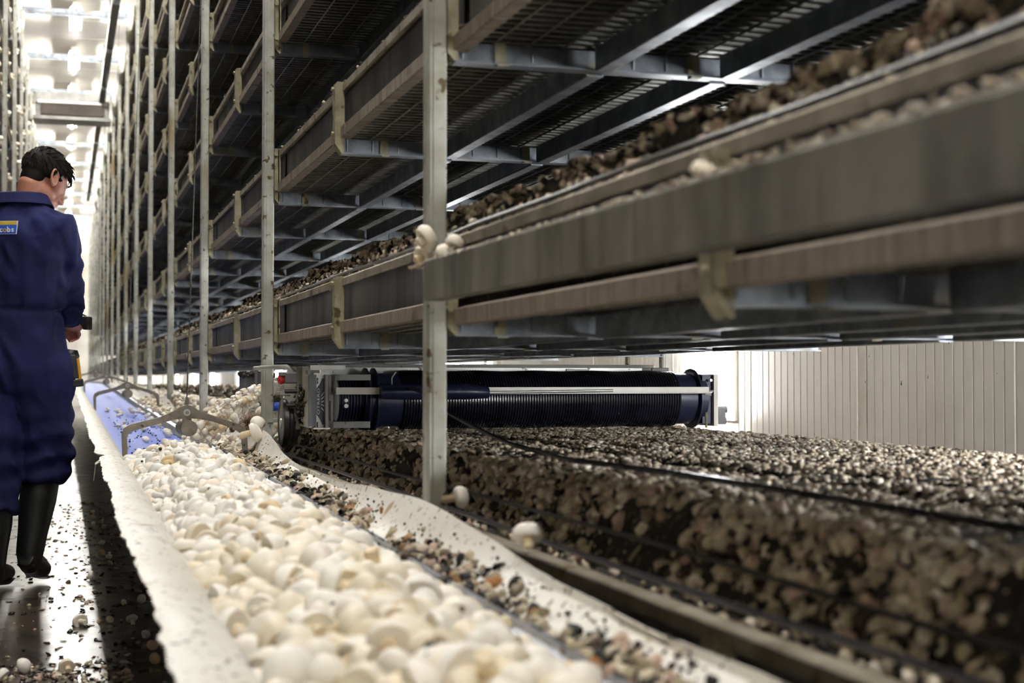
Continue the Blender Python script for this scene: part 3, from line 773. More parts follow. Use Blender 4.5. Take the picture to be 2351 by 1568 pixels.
# hangers that carry the conveyor from cables
def hanger(y, label):
    za = hr(y)+0.188; cx = 0.472
    r = empty('conveyor_hanger', (cx, y, za)); tag(r, label, 'hanger', 'hangers carrying the conveyor')
    # outline of the flat plate, x-z; upper edge then lower edge
    up = [(-0.246,-0.205),(-0.249,-0.10),(-0.240,-0.078),(-0.215,-0.062),(-0.10,-0.034),(-0.05,-0.012),(-0.02,0.008),(0,0.013),(0.02,0.008),(0.05,-0.012),(0.10,-0.030),(0.200,-0.064),(0.226,-0.078),(0.236,-0.095),(0.243,-0.205)]
    lo = [(-0.226,-0.205),(-0.228,-0.115),(-0.222,-0.100),(-0.205,-0.088),(-0.10,-0.060),(-0.05,-0.046),(-0.02,-0.042),(0,-0.041),(0.02,-0.042),(0.05,-0.044),(0.10,-0.054),(0.190,-0.086),(0.206,-0.098),(0.214,-0.118),(0.222,-0.205)]
    n = len(up); th = 0.009; mb = MB()
    vs = [(cx+u, y+s, za+v) for s in (-th, th) for u, v in up] + [(cx+u, y+s, za+v) for s in (-th, th) for u, v in lo]
    U0, U1, L0, L1 = 0, n, 2*n, 3*n; fs = []
    for k in range(n-1):
        fs += [(U0+k, L0+k, L0+k+1, U0+k+1), (U1+k, U1+k+1, L1+k+1, L1+k), (U0+k, U0+k+1, U1+k+1, U1+k), (L0+k, L1+k, L1+k+1, L0+k+1)]
    fs += [(U0, U1, L1, L0), (U0+n-1, L0+n-1, L1+n-1, U1+n-1)]
    mb.add(vs, fs); mb.obj('plate', MT['hanger'], r, bevel=0.002)
    MB().prism([(cx-0.018,za-0.075),(cx+0.018,za-0.075),(cx+0.018,za-0.012),(cx+0.010,za+0.004),(cx-0.010,za+0.004),(cx-0.018,za-0.012)], y-0.016, y-0.010).obj('cheek', MT['hanger'], r)
    MB().cyl((cx+0.006,y-0.06,za-0.079),(cx-0.004,y+0.11,za-0.079),0.0315,28).obj('roller', MT['hanger'], r, True)
    b = MB().cyl((cx,y-0.022,za-0.018),(cx,y-0.016,za-0.018),0.0135,20).obj('bolt', MT['steel'], r)
    MB().cyl((cx,y-0.030,za-0.018),(cx,y-0.022,za-0.018),0.0075,6).obj('nut', MT['galv'], b)
    MB().cyl((cx,y,za+0.008),(cx+0.001,y,za+0.043),0.0065,10).obj('cable_clamp', MT['steel2'], r)
    top = Vector((0.6, y-0.1, 5.44)); a = Vector((cx, y, za+0.03))
    MB().tube([a.lerp(top, q/12) for q in range(13)], 0.0026, 8).obj('cable', MT['cable'], r)
for q, y in enumerate(HY):
    hanger(y, 'grey steel conveyor hanger with roller and cable, %s' % ['nearest, over the mushroom heap', 'second, over the bare blue belt', 'third, far down the belt', 'fourth and farthest one'][q])

# ================================================================== mushrooms on the belt
def heap(x, y):
    u = (x-(BX0+BX1)/2)/((BX1-BX0)/2)
    front = sstep(6.30, 5.75, y)
    return hr(y)-0.045 + (0.035 + 0.06*(1-u*u) + 0.015*nz(x, y, 5, 50))*front
# poisson-like top layer
cell = 0.041; pts = []; grid = {}
for _ in range(26000):
    x = random.uniform(BX0-0.004, BX1+0.012); y = random.uniform(1.15, 6.12); g = (int(x/cell), int(y/cell)); ok = True
    for a in (-1,0,1):
        for b in (-1,0,1):
            for p in grid.get((g[0]+a, g[1]+b), ()):
                if (p[0]-x)**2+(p[1]-y)**2 < cell*cell: ok = False
    if ok: grid.setdefault(g, []).append((x,y)); pts.append((x,y))
pts.sort(key=lambda p: p[1])
CAPS = []; STEMS = []
for k, sl in enumerate((0.5, 0.75, 0.35, 0.6, 0.42)):
    capp = None if k != 4 else [(0.34,-0.05),(0.42,-0.10),(0.45,0.03),(0.43,0.2),(0.33,0.36),(0.19,0.44),(0.03,0.47)]
    CAPS.append(mush_base(18, sl, 10+k, 'cap', capp).mesh('mushroom', MT['mush'], True)); STEMS.append(mush_base(12, sl, 10+k, 'stem').mesh('stem', MT['mush_stem'], True))
def mushroom(pos, size, rot, k, label, group):
    o = inst('mushroom', CAPS[k % 5], None, pos, rot, (size,)*3); tag(o, label, 'mushroom', group)
    inst('stem', STEMS[k % 5], o, local=True); return o
def rrot(): return (random.gauss(0, 1.1), random.gauss(0, 1.1), random.uniform(0, 6.28))
vis = [p for p in pts if p[1] > 1.25]
for k, (x, y) in enumerate(vis[:290]):
    mushroom((x, y, heap(x,y)-0.008+random.uniform(-0.006,0.012)), random.uniform(0.045, 0.069), rrot(), k, 'cream mushroom lying in the heap on the near end of the conveyor', 'mushrooms in the near heap')
rest = np.array(vis[290:] + pts[:len(pts)-len(vis)]); n = len(rest)
Z = np.array([heap(x,y) for x,y in rest]) - 0.008 + RNG.uniform(-0.006, 0.012, n)
# a second, lower layer that closes the gaps
low = np.array(pts) + RNG.normal(0, 0.012, (len(pts),2)); Zl = np.array([heap(x,y) for x,y in low]) - 0.040
low[:,0] = np.clip(low[:,0], BX0+0.01, BX1-0.005)
P = np.r_[np.c_[rest, Z], np.c_[low, Zl]]; n = len(P)
CRM = [srgb('#ffffff'), srgb('#fffcf6'), srgb('#fbf3e6'), srgb('#ecd6b0')]
me = scatter_mesh('mushroom_heap', MUSH_LOW, P, rand_rot(n), RNG.uniform(0.045, 0.067, n), palette(n, CRM, [4,4,2,0.5], 0.05), MT['mush_many'], True)
o = inst('mushroom_heap', me); tag(o, 'heap of cream mushrooms filling the conveyor up to the hanger', 'mushrooms', kind='stuff')
# crumbs of soil lying on the heap
n = 70; X = RNG.uniform(BX0+0.02, BX1-0.02, n); Yv = RNG.uniform(1.3, 5.9, n); Z = np.array([heap(x,y) for x,y in zip(X,Yv)])+0.012
me = scatter_mesh('soil_crumbs', LUMPS, np.c_[X,Yv,Z], rand_rot(n), RNG.uniform(0.006, 0.015, n), palette(n, EARTH+[srgb('#5c2f22')], [3,2,3,1,1]), MT['bits'])
o = inst('soil_crumbs', me); tag(o, 'black soil crumbs dotted over the mushroom heap', 'soil', kind='stuff')

# the stream thrown out by the harvester
n = 420; t_ = RNG.uniform(0, 1, n)
sx = 0.865 - 0.36*t_; sz = 0.826 - 0.10*t_ - 0.14*t_**2; sy = 6.20 - 0.03*t_
w = 0.008 + 0.020*t_
P = np.c_[sx + RNG.normal(0, 0.02, n), sy + RNG.normal(0, 1, n)*w*1.2, sz + RNG.normal(0, 1, n)*w]
Rt = rand_rot(n, 0.35)
ang = np.arctan2(0.10+0.28*t_, 0.36); Rx = np.zeros((n,3,3)); Rx[:,0,0]=np.cos(ang); Rx[:,0,2]=-np.sin(ang); Rx[:,1,1]=1; Rx[:,2,0]=np.sin(ang); Rx[:,2,2]=np.cos(ang)
spin = RNG.normal(0, 0.35, n); Rz = np.zeros((n,3,3)); Rz[:,0,0]=np.cos(spin); Rz[:,0,1]=-np.sin(spin); Rz[:,1,0]=np.sin(spin); Rz[:,1,1]=np.cos(spin); Rz[:,2,2]=1
# the stems trail behind: lay the mushroom axis along the path
Ax = np.zeros((n,3,3)); Ax[:,0,2]=1; Ax[:,1,1]=1; Ax[:,2,0]=-1
Rt = np.einsum('nij,njk,nkl->nil', Rx, Rz, Ax)
me = scatter_mesh('mushroom_stream', MUSH_LOW, P, Rt, RNG.uniform(0.020, 0.034, n)[:,None]*np.array([[0.9,0.9,1.7]]), palette(n, CRM, [3,4,3,1], 0.05), MT['mush_many'], True)
o = inst('mushroom_stream', me); tag(o, 'stream of cut mushrooms flying from the harvester onto the belt', 'mushrooms', kind='stuff')

# single mushrooms that can be picked out
G1 = 'single mushrooms lying about'
singles = [
    ((0.715, 5.86, hr(5.9)+0.098), 0.072, (0.5, 1.2, 0.3), 1, 'white mushroom with stem resting on the hanger foot at the flap corner'),
    ((0.742, 5.93, hr(5.9)+0.128), 0.058, (0.3, -1.2, 1.3), 3, 'white mushroom wedged between the flap corner and the post'),
    ((0.758, 2.42, 0.585), 0.052, (0.3, 0.5, 2), 0, 'round cream mushroom sitting on the far edge of the near white flap'),
    ((0.835, 3.17, 0.590), 0.050, (1.4, 0.3, 1), 1, 'pale mushroom standing beside the foot of the nearest post'),
    ((0.820, 5.88, 0.615), 0.046, (0.6, 0.7, 2), 2, 'small mushroom below the harvester wheel next to the post'),
    ((0.742, 3.10, 1.150), 0.058, (0.2, 1.0, 0.3), 2, 'brownish mushroom on the weathered beam beside the post'),
    ((0.744, 3.13, 1.114), 0.050, (1.2, 0.4, 1.9), 0, 'pale mushroom at the post end of the weathered beam'),
    ((0.742, 2.86, 1.118), 0.046, (0.3, 0.4, 0.9), 4, 'pale mushroom bud on top of the weathered beam'),
    ((0.738, 2.92, 1.104), 0.040, (1.3, 0.2, 0.2), 1, 'small mushroom lying against the bud on the weathered beam'),
    ((0.745, 1.66, 1.100), 0.036, (0.4, 0.2, 0.2), 2, 'brown mushroom scrap on the weathered beam near the bracket'),
]
for k, (p, s_, r_, kk, lab) in enumerate(singles):
    mushroom(p, s_, r_, kk, lab, G1)
n_on_belt = 0
for k in range(46):
    y = random.uniform(6.35, 12.5); x = random.uniform(BX0+0.03, BX1-0.01) if k % 3 else random.uniform(0.5, BX1)
    mushroom((x, y, hr(y)-0.033), random.uniform(0.026, 0.046), rrot(), k, 'stray mushroom on the bare blue stretch of the conveyor belt', 'stray mushrooms on the blue belt')
# mushroom tops and soil that litter the right flap and the belt
def litter(name, n, yr, xc, xs, cols, w, smin, smax, zf, label, bases, seed):
    Yv = RNG.uniform(*yr, n); X = RNG.normal(xc, xs, n)
    cl = np.array([nz(0, y, 2.6, seed) + 0.5*nz(x*4, y, 9, seed+1) for x, y in zip(X, Yv)])
    ok = (RNG.uniform(0,1,n) < np.clip(0.5+1.3*cl, 0.03, 1)) & (X > 0.625) & (X < 0.75); X, Yv = X[ok], Yv[ok]; n = len(X)
    Z = np.array([zf(x,y) for x,y in zip(X,Yv)]); s = RNG.uniform(smin, smax, n)[:,None]*RNG.uniform(0.7,1.3,(n,3))
    me = scatter_mesh(name, bases, np.c_[X,Yv,Z], rand_rot(n), s, palette(n, cols, w, 0.2), MT['bits'], True)
    o = inst(name, me); tag(o, label, 'litter', kind='stuff')
def lipz(x, y):
    L = right_lip(y); 
    if x < L[0][0]: return hr(y)
    for a, b in zip(L[:-1], L[1:]):
        if a[0] <= x <= b[0]: return a[2] + (b[2]-a[2])*(x-a[0])/(b[0]-a[0]) + 0.003
    return L[-1][2]
litter('flap_litter', 1700, (1.1, 6.1), 0.685, 0.018, PINK+EARTH+[srgb('#b08050')], [2,2,2.5,2,2,1.6,1.2,1.4,1,0.25], 0.008, 0.030, lipz, 'brown mushroom scraps and soil heaped along the near white flap', LUMPS+CHIPS, 71)
litter('flap_crumbs', 3200, (1.1, 6.1), 0.690, 0.026, EARTH+PINK[1:3], [3,3,3,2,1,1], 0.002, 0.008, lipz, 'fine black soil crumbs sprinkled on the near white flap', CRUMB, 71)
litter('far_litter', 1500, (6.2, 14), 0.690, 0.022, PINK+[srgb('#fff4e0')]*2, [1.5,1.5,2,2,1,3,3], 0.016, 0.042, lipz, 'pale mushroom scraps heaped along the far white flap', LUMPS+CHIPS, 75)
n = 150; X = RNG.uniform(0.30, BX1, n); Yv = RNG.uniform(6.2, 11, n); Z = np.array([hr(y)-0.046 for y in Yv])
me = scatter_mesh('belt_crumbs', LUMPS, np.c_[X,Yv,Z], rand_rot(n), RNG.uniform(0.004, 0.012, n), palette(n, EARTH+[srgb('#4a2a20')], [3,3,3,2,1.5]), MT['bits'])
o = inst('belt_crumbs', me); tag(o, 'dark soil crumbs lying on the blue belt', 'soil', kind='stuff')

# ================================================================== the wet floor and what lies on it
n = 1750; X = RNG.normal(0.06, 0.17, n); Yv = 1.6 + 9*RNG.uniform(0,1,n)**1.3; Yv[:250] = RNG.normal(4.5, 0.12, 250)
X = np.where(RNG.uniform(0,1,n) < 0.45, RNG.uniform(0.05, 0.75, n), X); X[:250] = RNG.uniform(-0.2, 0.2, 250)
Z = np.full(n, 0.003); s = RNG.uniform(0.004, 0.024, n)[:,None]*RNG.uniform(0.6,1.3,(n,3)); s[:,2] *= 0.6
me = scatter_mesh('floor_litter', LUMPS+CHIPS, np.c_[X,Yv,Z], rand_rot(n, 0.4), s, palette(n, PINK+EARTH, [1,2,1.5,2,2,2,1.5,2,2], 0.2), MT['wetbits'], True)
o = inst('floor_litter', me); tag(o, 'mushroom scraps and soil littering the wet floor', 'litter', kind='stuff')
n = 120; X = RNG.uniform(0.16, 0.80, n); Yv = 2.0 + 9*RNG.uniform(0,1,n)
me = scatter_mesh('fallen_mushrooms', MUSH_LOW, np.c_[X,Yv,np.full(n,0.018)], rand_rot(n), RNG.uniform(0.025,0.042,n), palette(n, CRM, None, 0.1), MT['mush_many'], True)
o = inst('fallen_mushrooms', me); tag(o, 'fallen mushrooms lying in the dark under the conveyor', 'mushrooms', kind='stuff')
fm = [((0.125, 6.55), 'round mushroom on the wet floor right of the worker, beside the shadow'), ((0.062, 5.35), 'small mushroom on the bright wet floor halfway to the camera'), ((0.075, 4.05), 'pale mushroom half on the shadow line in the lower left'),
      ((-0.135, 3.75), 'mushroom scrap at the left edge of the wet floor'), ((-0.075, 3.48), 'small cream mushroom near the lower left corner of the floor'), ((0.155, 3.75), 'mushroom in the shadow just under the torn flap edge'),
      ((-0.10, 4.55), 'broken mushroom in front of the worker boots'), ((-0.155, 4.42), 'flattened mushroom cap at the left edge before the boots'), ((0.02, 4.52), 'brown trampled mushroom in the middle of the aisle floor')]
for k, ((x, y), lab) in enumerate(fm):
    mushroom((x, y, 0.018), random.uniform(0.042, 0.055), rrot(), k, lab, 'mushrooms dropped on the floor')

# pale crumbs caught on top of the weathered beam
n = 700; Yv = RNG.uniform(0.5, 3.2, n); X = RNG.uniform(0.722, 0.760, n)
me = scatter_mesh('beam_crumbs', CRUMB, np.c_[X,Yv,np.full(n,1.093)], rand_rot(n), RNG.uniform(0.004,0.012,n), palette(n, PALE+EARTH[:1], [3,3,2,3,1,1]), MT['bits'])
o = inst('beam_crumbs', me); tag(o, 'pale crumbs lying along the top of the weathered beam', 'litter', kind='stuff')

# ================================================================== the harvester
hv = empty('mushroom_harvester', (1.7, 5.6, 0.62)); tag(hv, 'mushroom harvester with hose-wound dark drum standing across the bottom bed', 'harvester')
DY, DH = 5.45, 0.772
MB().lathe([(0.001,1.06),(0.099,1.06),(0.099,2.42),(0.001,2.42)], 40, (0,DY,DH), 'x').obj('drum', MT['drum'], hv, True)
for x in (1.075, 1.105, 2.385):
    MB().lathe([(0.02,x-0.008),(0.108,x-0.008),(0.119,x-0.003),(0.119,x+0.003),(0.108,x+0.008),(0.02,x+0.008)], 40, (0,DY,DH), 'x').obj('drum_flange', MT['drum'], hv, True)
pts = []; turns = 104; xs0, xs1 = 1.205, 2.305
for k in range(turns*26+1):
    a = 2*math.pi*k/26; x = xs0 + (xs1-xs0)*k/(turns*26); rr_ = 0.1045 + 0.0015*math.sin(k*0.011)
    pts.append((x, DY - rr_*math.sin(a), DH + rr_*math.cos(a)))
MB().tube(pts, 0.0056, 6).obj('wound_hose', MT['hose'], hv, True)
# finned motor at the left end
prof = []
for k in range(9):
    x = 0.965 + k*0.011; prof += [(0.078,x),(0.078,x+0.004),(0.068,x+0.005),(0.068,x+0.010)]
m_ = MB().lathe([(0.01,0.965)]+prof+[(0.01,1.066)], 30, (0,DY,DH), 'x').obj('motor', MT['drum'], hv, False)
MB().box(0.96,1.075,DY-0.11,DY-0.02,DH+0.073,DH+0.094).obj('motor_cover', MT['steel2'], hv)
MB().box(0.94,1.075,DY-0.10,DY+0.05,0.672,0.695).obj('base_bar', MT['steel2'], hv)
MB().cyl((0.985,DY-0.085,DH-0.02),(0.985,DY-0.112,DH-0.02),0.008,8).cyl((0.985,DY-0.085,DH+0.0),(0.985,DY-0.112,DH+0.0),0.007,8).obj('motor_bolt', MT['steel'], m_)
# front bar, its plate, hook wire and sleeve
b_ = MB().box(0.945,2.405,5.318,5.324,0.797,0.819).box(0.945,2.412,5.318,5.332,0.794,0.798).obj('front_bar', MT['white_metal'], hv)
MB().box(1.115,1.170,5.308,5.317,0.795,0.821).obj('joining_plate', MT['steel2'], b_)
for x in (1.127, 1.158): MB().cyl((x,5.309,0.808),(x,5.300,0.808),0.006,6).obj('plate_bolt', MT['steel'], b_)
MB().tube([(1.145,5.303,0.800),(1.145,5.303,0.852),(1.147,5.30,0.858),(1.158,5.29,0.876)], 0.0026, 8).obj('hook_wire', MT['steel'], b_)
MB().tube([(1.10,5.285,0.803),(1.17,5.285,0.803),(1.42,5.285,0.803),(1.50,5.285,0.800),(1.505,5.285,0.80)], [0.024,0.029,0.029,0.022,0.019], 18).obj('black_sleeve', MT['drum'], hv, True)
MB().tube([(1.505,5.285,0.80),(2.0,5.30,0.806)], 0.005, 10).obj('piston_rod', MT['steel'], hv, True)
# hood behind the drum
MB().prism([(5.56,0.70),(5.565,0.70),(5.565,0.893),(5.70,0.899),(5.70,0.903),(5.555,0.898)], 0.93, 2.28, 'x').obj('hood', MT['steel'], hv)
MB().box(0.91,2.26,5.53,5.555,0.893,0.906).obj('hood_edge', MT['steel2'], hv)
MB().box(1.90,1.99,5.548,5.554,0.877,0.890).obj('hood_plate', MT['white_metal'], hv)
MB().cyl((2.24,5.50,0.886),(2.31,5.50,0.886),0.009,10).box(2.24,2.33,5.50,5.56,0.870,0.88).obj('hood_latch', MT['steel'], hv)
# right end
MB().box(2.445,2.463,5.36,5.56,0.665,0.868).obj('end_plate', MT['white_metal'], hv)
MB().box(2.405,2.445,5.38,5.54,0.675,0.868).obj('end_block', MT['drum'], hv)
for z in (0.80, 0.845): MB().cyl((2.43,5.352,z),(2.43,5.362,z),0.006,8).obj('end_bolt', MT['steel'], hv)
MB().tube([(2.46,5.44,0.728),(2.535,5.44,0.728)], 0.014, 14).tube([(2.46,5.44,0.684),(2.53,5.44,0.684)], 0.015, 14).box(2.495,2.525,5.425,5.455,0.670,0.730).obj('guide_bracket', MT['boxgrey'], hv)
MB().tube([(2.405,5.345,0.71+0.06*k/5-0.05) for k in range(6)], 0.005, 8).obj('brass_rod', MT['bracket'], hv)
MB().tube([(2.40,5.36,0.80),(2.44,5.352,0.803)], 0.004, 8).tube([(2.395,5.36,0.79),(2.43,5.355,0.788)], 0.006, 8).obj('hose_fitting', MT['steel'], hv)
# left end: side plate, frame, badge panel
MB().prism([(5.40,0.672),(6.05,0.672),(6.05,0.86),(5.92,0.897),(5.46,0.897),(5.40,0.86)], 0.862, 0.870, 'x').obj('side_plate', MT['white_metal'], hv)  # stainless plate coloured white; the aisle's reflection is painted in
MB().prism([(5.62,0.66),(5.66,0.66),(5.62,0.895),(5.57,0.895)], 0.846, 0.861, 'x').obj('side_strap', MT['steel2'], hv)
MB().box(0.855,0.882,5.375,5.395,0.678,0.866).obj('column', MT['boxgrey'], hv)
MB().box(0.870,0.93,5.36,5.43,0.866,0.871).box(0.870,0.93,5.36,5.43,0.668,0.673).obj('column_cap', MT['steel'], hv)
pnl = MB().box(0.882,0.912,5.388,5.394,0.672,0.866).obj('badge_panel', MT['steel'], hv)
MB().prism([(0.8845,0.815),(0.897,0.832),(0.904,0.852),(0.912,0.852),(0.912,0.684),(0.905,0.684),(0.897,0.704),(0.8845,0.722)], 5.3855, 5.3878).obj('badge_field', MT['badge_blue'] if False else MT['drum'], pnl)
for z0, z1 in ((0.788,0.802),(0.777,0.786),(0.766,0.770),(0.757,0.752),(0.745,0.734)):
    MB().add([(0.902,5.385,z0-0.0025),(0.912,5.385,z1-0.003),(0.912,5.385,z1+0.003),(0.902,5.385,z0+0.0025),(0.902,5.3856,z0-0.0025),(0.912,5.3856,z1-0.003),(0.912,5.3856,z1+0.003),(0.902,5.3856,z0+0.0025)],
             [(0,1,2,3),(7,6,5,4),(0,4,5,1),(2,6,7,3),(1,5,6,2),(3,7,4,0)]).obj('badge_ray', MT['white_metal'], pnl)
for z in (0.850, 0.838, 0.690, 0.680): MB().box(0.886,0.890,5.384,5.389,z-0.006,z+0.004).obj('badge_slot', MT['black'], pnl)
def font_mesh(cu, name):
    o = bpy.data.objects.new('tmp', cu); COL.objects.link(o)
    me = bpy.data.meshes.new_from_object(o.evaluated_get(bpy.context.evaluated_depsgraph_get())); bpy.data.objects.remove(o, do_unlink=True)
    me.name = name; return me
def text(body, size, mat, loc, rot, name, parent, fill='BOTH', off=0.0, ext=0.0004, sx=1.0):
    cu = bpy.data.curves.new(name, 'FONT'); cu.body = body; cu.size = size; cu.align_x = 'CENTER'; cu.align_y = 'CENTER'; cu.extrude = ext; cu.offset = off
    cu.materials.append(mat)
    o = bpy.data.objects.new(name, font_mesh(cu, name)); COL.objects.link(o); o.location = loc; o.rotation_euler = rot; o.scale = (sx, 1, 1)
    o.parent = parent; o.matrix_parent_inverse = wm(parent).inverted(); return o
text('OTRERD', 0.0125, MT['white_metal'], (0.8915, 5.3851, 0.7685), (math.pi/2, -math.pi/2, 0), 'badge_lettering', pnl, sx=2.0)
MB().box(0.913,0.924,5.362,5.40,0.668,0.868).obj('front_profile', MT['steel2'], hv)
MB().box(0.928,0.936,5.375,5.40,0.770,0.862).obj('front_profile', MT['steel2'], hv)
MB().box(0.938,0.945,5.385,5.40,0.665,0.820).obj('front_profile', MT['steel2'], hv)
MB().box(0.870,1.0,5.44,5.52,0.884,0.900).obj('top_profile', MT['steel'], hv)
MB().cyl((0.855,5.45,0.875),(0.905,5.45,0.875),0.008,10).obj('pivot', MT['steel'], hv)
# wheel
WC = (0, 5.72, 0.680)
wh = MB().lathe([(0.012,0.806),(0.070,0.806),(0.074,0.802),(0.090,0.802),(0.093,0.808),(0.093,0.822),(0.080,0.828),(0.080,0.838),(0.086,0.842),(0.086,0.858),(0.012,0.858)], 40, WC, 'x').obj('wheel', MT['rubber'], hv, True)
MB().lathe([(0.001,0.800),(0.018,0.800),(0.020,0.806),(0.001,0.806)], 20, WC, 'x').obj('hub', MT['steel'], wh, True)
MB().lathe([(0.022,0.8035),(0.066,0.8035),(0.066,0.8058),(0.022,0.8058)], 32, WC, 'x').obj('wheel_disc', MT['steel2'], wh)
MB().prism([(5.66,0.70),(5.70,0.70),(5.70,0.79),(5.66,0.79)], 0.800, 0.803, 'x').box(0.800,0.83,5.665,5.695,0.785,0.79).obj('wheel_guard', MT['steel2'], hv)
MB().cyl((0.80,5.60,0.803),(0.86,5.60,0.803),0.008,8).obj('axle_bolt', MT['rubber'], hv)
MB().cyl((0.81,5.63,0.75),(0.86,5.63,0.75),0.006,8).obj('axle_bolt', MT['rubber'], hv)
# emergency stop
es = MB().box(0.800,0.848,5.60,5.65,0.832,0.876).obj('stop_box', MT['boxgrey'], hv, bevel=0.006)
MB().lathe([(0.001,0.777),(0.012,0.777),(0.0185,0.782),(0.0195,0.790),(0.015,0.801),(0.001,0.801)], 24, (0,5.625,0.848), 'x').obj('stop_button', MT['red'], es, True)
MB().box(0.782,0.802,5.602,5.648,0.862,0.876).obj('button_shroud', MT['boxgrey'], es)
# bent handrail
MB().tube([(0.735,6.0,0.893),(0.80,5.9,0.898),(0.838,5.82,0.899),(0.845,5.78,0.893),(0.858,5.66,0.868),(0.862,5.60,0.845)], 0.0075, 12).obj('bent_pipe', MT['steel'], hv, True)
# outlet unit behind the post
ou = MB().box(0.755,0.842,6.52,6.72,0.765,0.862).box(0.80,0.86,6.3,6.5,0.78,0.875).obj('outlet_box', MT['boxgrey'], hv)
MB().box(0.792,0.802,6.42,6.46,0.775,0.888).box(0.812,0.822,6.40,6.44,0.70,0.882).obj('outlet_frame', MT['steel2'], ou)
n = 120; P = np.c_[RNG.uniform(0.75,0.845,n), RNG.uniform(6.5,6.74,n), 0.862+RNG.uniform(0,0.016,n)]
me = scatter_mesh('soil_cake', LUMPS, P, rand_rot(n), RNG.uniform(0.008,0.028,n), palette(n, EARTH), MT['bits']); inst('soil_cake', me, ou)['kind'] = 'stuff'
MB().tube([(0.815,6.02,0.738),(0.93,6.02,0.738)], 0.018, 20).obj('blue_roller', MT['blue'], hv, True)
MB().box(0.79,1.0,6.00,6.08,0.675,0.69).obj('outlet_tray', MT['steel'], hv)
# brush
n = 500; a = RNG.uniform(0, 2*math.pi, n); xx = RNG.uniform(0.735, 0.80, n)
c0 = np.c_[xx, np.full(n, 6.30), np.full(n, 0.668)]
mbb = MB()
bb = base_tris(MB().tube([(0,0,0),(0,0,1)], [0.0011,0.0006], 3))
R = rand_rot(n); S = np.c_[np.ones(n), np.ones(n), RNG.uniform(0.03,0.055,n)]
me = scatter_mesh('brush', [bb], c0, R, S, palette(n, [(1,1,1),(0.7,0.6,0.5)]), MT['bristle']); inst('brush', me, hv)['kind'] = 'stuff'
# black soil clinging to the side
n = 170; P = np.c_[RNG.normal(0.857,0.006,n), RNG.normal(5.60,0.04,n), RNG.normal(0.752,0.03,n)]
me = scatter_mesh('clinging_soil', LUMPS, P, rand_rot(n), RNG.uniform(0.005,0.022,n), palette(n, EARTH), MT['bits']); inst('clinging_soil', me, hv)['kind'] = 'stuff'

# the hose trailing from the drum over the bed
hp = [(1.200,5.352,0.800),(1.192,5.20,0.815),(1.190,4.97,0.797),(1.170,4.56,0.742),(1.157,4.14,0.702),(1.142,3.80,0.678),(1.138,3.5,0.668)]
for y in np.arange(3.2, -0.6, -0.3): hp.append((1.12 + 0.03*math.sin(y*1.3) - 0.02*(3-y)/2, y, 0.668 + 0.003*math.sin(y*3)))
def smooth_path(p, k=6):
    out = []; p = [Vector(q) for q in p]
    for i in range(len(p)-1):
        p0, p1, p2, p3 = p[max(i-1,0)], p[i], p[i+1], p[min(i+2,len(p)-1)]
        for j in range(k):
            t = j/k; out.append(0.5*((2*p1)+(p2-p0)*t+(2*p0-5*p1+4*p2-p3)*t*t+(3*p1-p0-3*p2+p3)*t**3))
    out.append(p[-1]); return out
o = MB().tube(smooth_path(hp), 0.0062, 10).obj('trailing_hose', MT['hose'], smooth=True)
tag(o, 'black hose trailing from the drum across the bed towards the camera', 'hose')
# rusty stub and clips under the second shelf
MB().box(2.34,2.352,6.02,6.05,0.86,0.945).obj('stub', MT['bracket'], rack)

# ================================================================== the worker
WX, WY = -0.07, 6.39
pw = empty('person', (WX, WY, 0)); pw.rotation_euler = (0, 0, 0)
tag(pw, 'worker in navy overalls and black rubber boots walking up the aisle, head bowed', 'person')
def remeshed(mb, name, mat, vox, smooth_it, parent, fn=None):
    me = mb.mesh('tmp'); o = bpy.data.objects.new('tmp', me); COL.objects.link(o)
    r = o.modifiers.new('r', 'REMESH'); r.mode = 'VOXEL'; r.voxel_size = vox
    if smooth_it:
        s_ = o.modifiers.new('s', 'SMOOTH'); s_.factor = 0.5; s_.iterations = smooth_it
    dg = bpy.context.evaluated_depsgraph_get(); ev = o.evaluated_get(dg)
    new = bpy.data.meshes.new_from_object(ev); bpy.data.objects.remove(o, do_unlink=True)
    new.name = name; new.materials.clear(); new.materials.append(mat)
    if fn:
        no = [v.normal.copy() for v in new.vertices]
        for v, n_ in zip(new.vertices, no): v.co += n_*fn(v.co, n_)
    new.polygons.foreach_set('use_smooth', [True]*len(new.polygons)); new.update()
    ob = bpy.data.objects.new(name, new); COL.objects.link(ob); ob.parent = parent
    return ob
YAW = math.radians(28)
FW = Vector((math.sin(YAW), math.cos(YAW), 0)); RT = Vector((math.cos(YAW), -math.sin(YAW), 0))
TC = Vector((-0.100, 0.0, 0))                       # torso axis
def torso_rings(grow=0.0):
    # height, half width, half depth, forward shift, side shift
    spec = [(0.80,0.135,0.115,0.0,0),(0.88,0.175,0.135,-0.01,0),(0.96,0.182,0.138,-0.01,0),(1.05,0.178,0.128,0.0,0),(1.13,0.172,0.118,0.0,0),(1.22,0.178,0.124,-0.01,0),(1.32,0.192,0.130,-0.02,0),
            (1.42,0.205,0.122,-0.025,0),(1.49,0.190,0.100,-0.02,0),(1.535,0.135,0.080,-0.005,0),(1.565,0.085,0.070,0.012,0)]
    R = []
    for z, w, d, f, s_ in spec:
        c = TC + FW*f + RT*s_ + Vector((0,0,z)); w += grow; d += grow
        ring = []
        for k in range(24):
            a = 2*math.pi*k/24; cs, sn = math.cos(a), math.sin(a)
            e = 0.8
            ring.append(c + RT*(w*math.copysign(abs(cs)**e, cs)) + FW*(d*math.copysign(abs(sn)**e, sn)))
        R.append(ring)
    return R
SR = TC + RT*0.166 + FW*(-0.02) + Vector((0,0,1.462)); SL = TC - RT*0.195 + FW*(-0.02) + Vector((0,0,1.462))
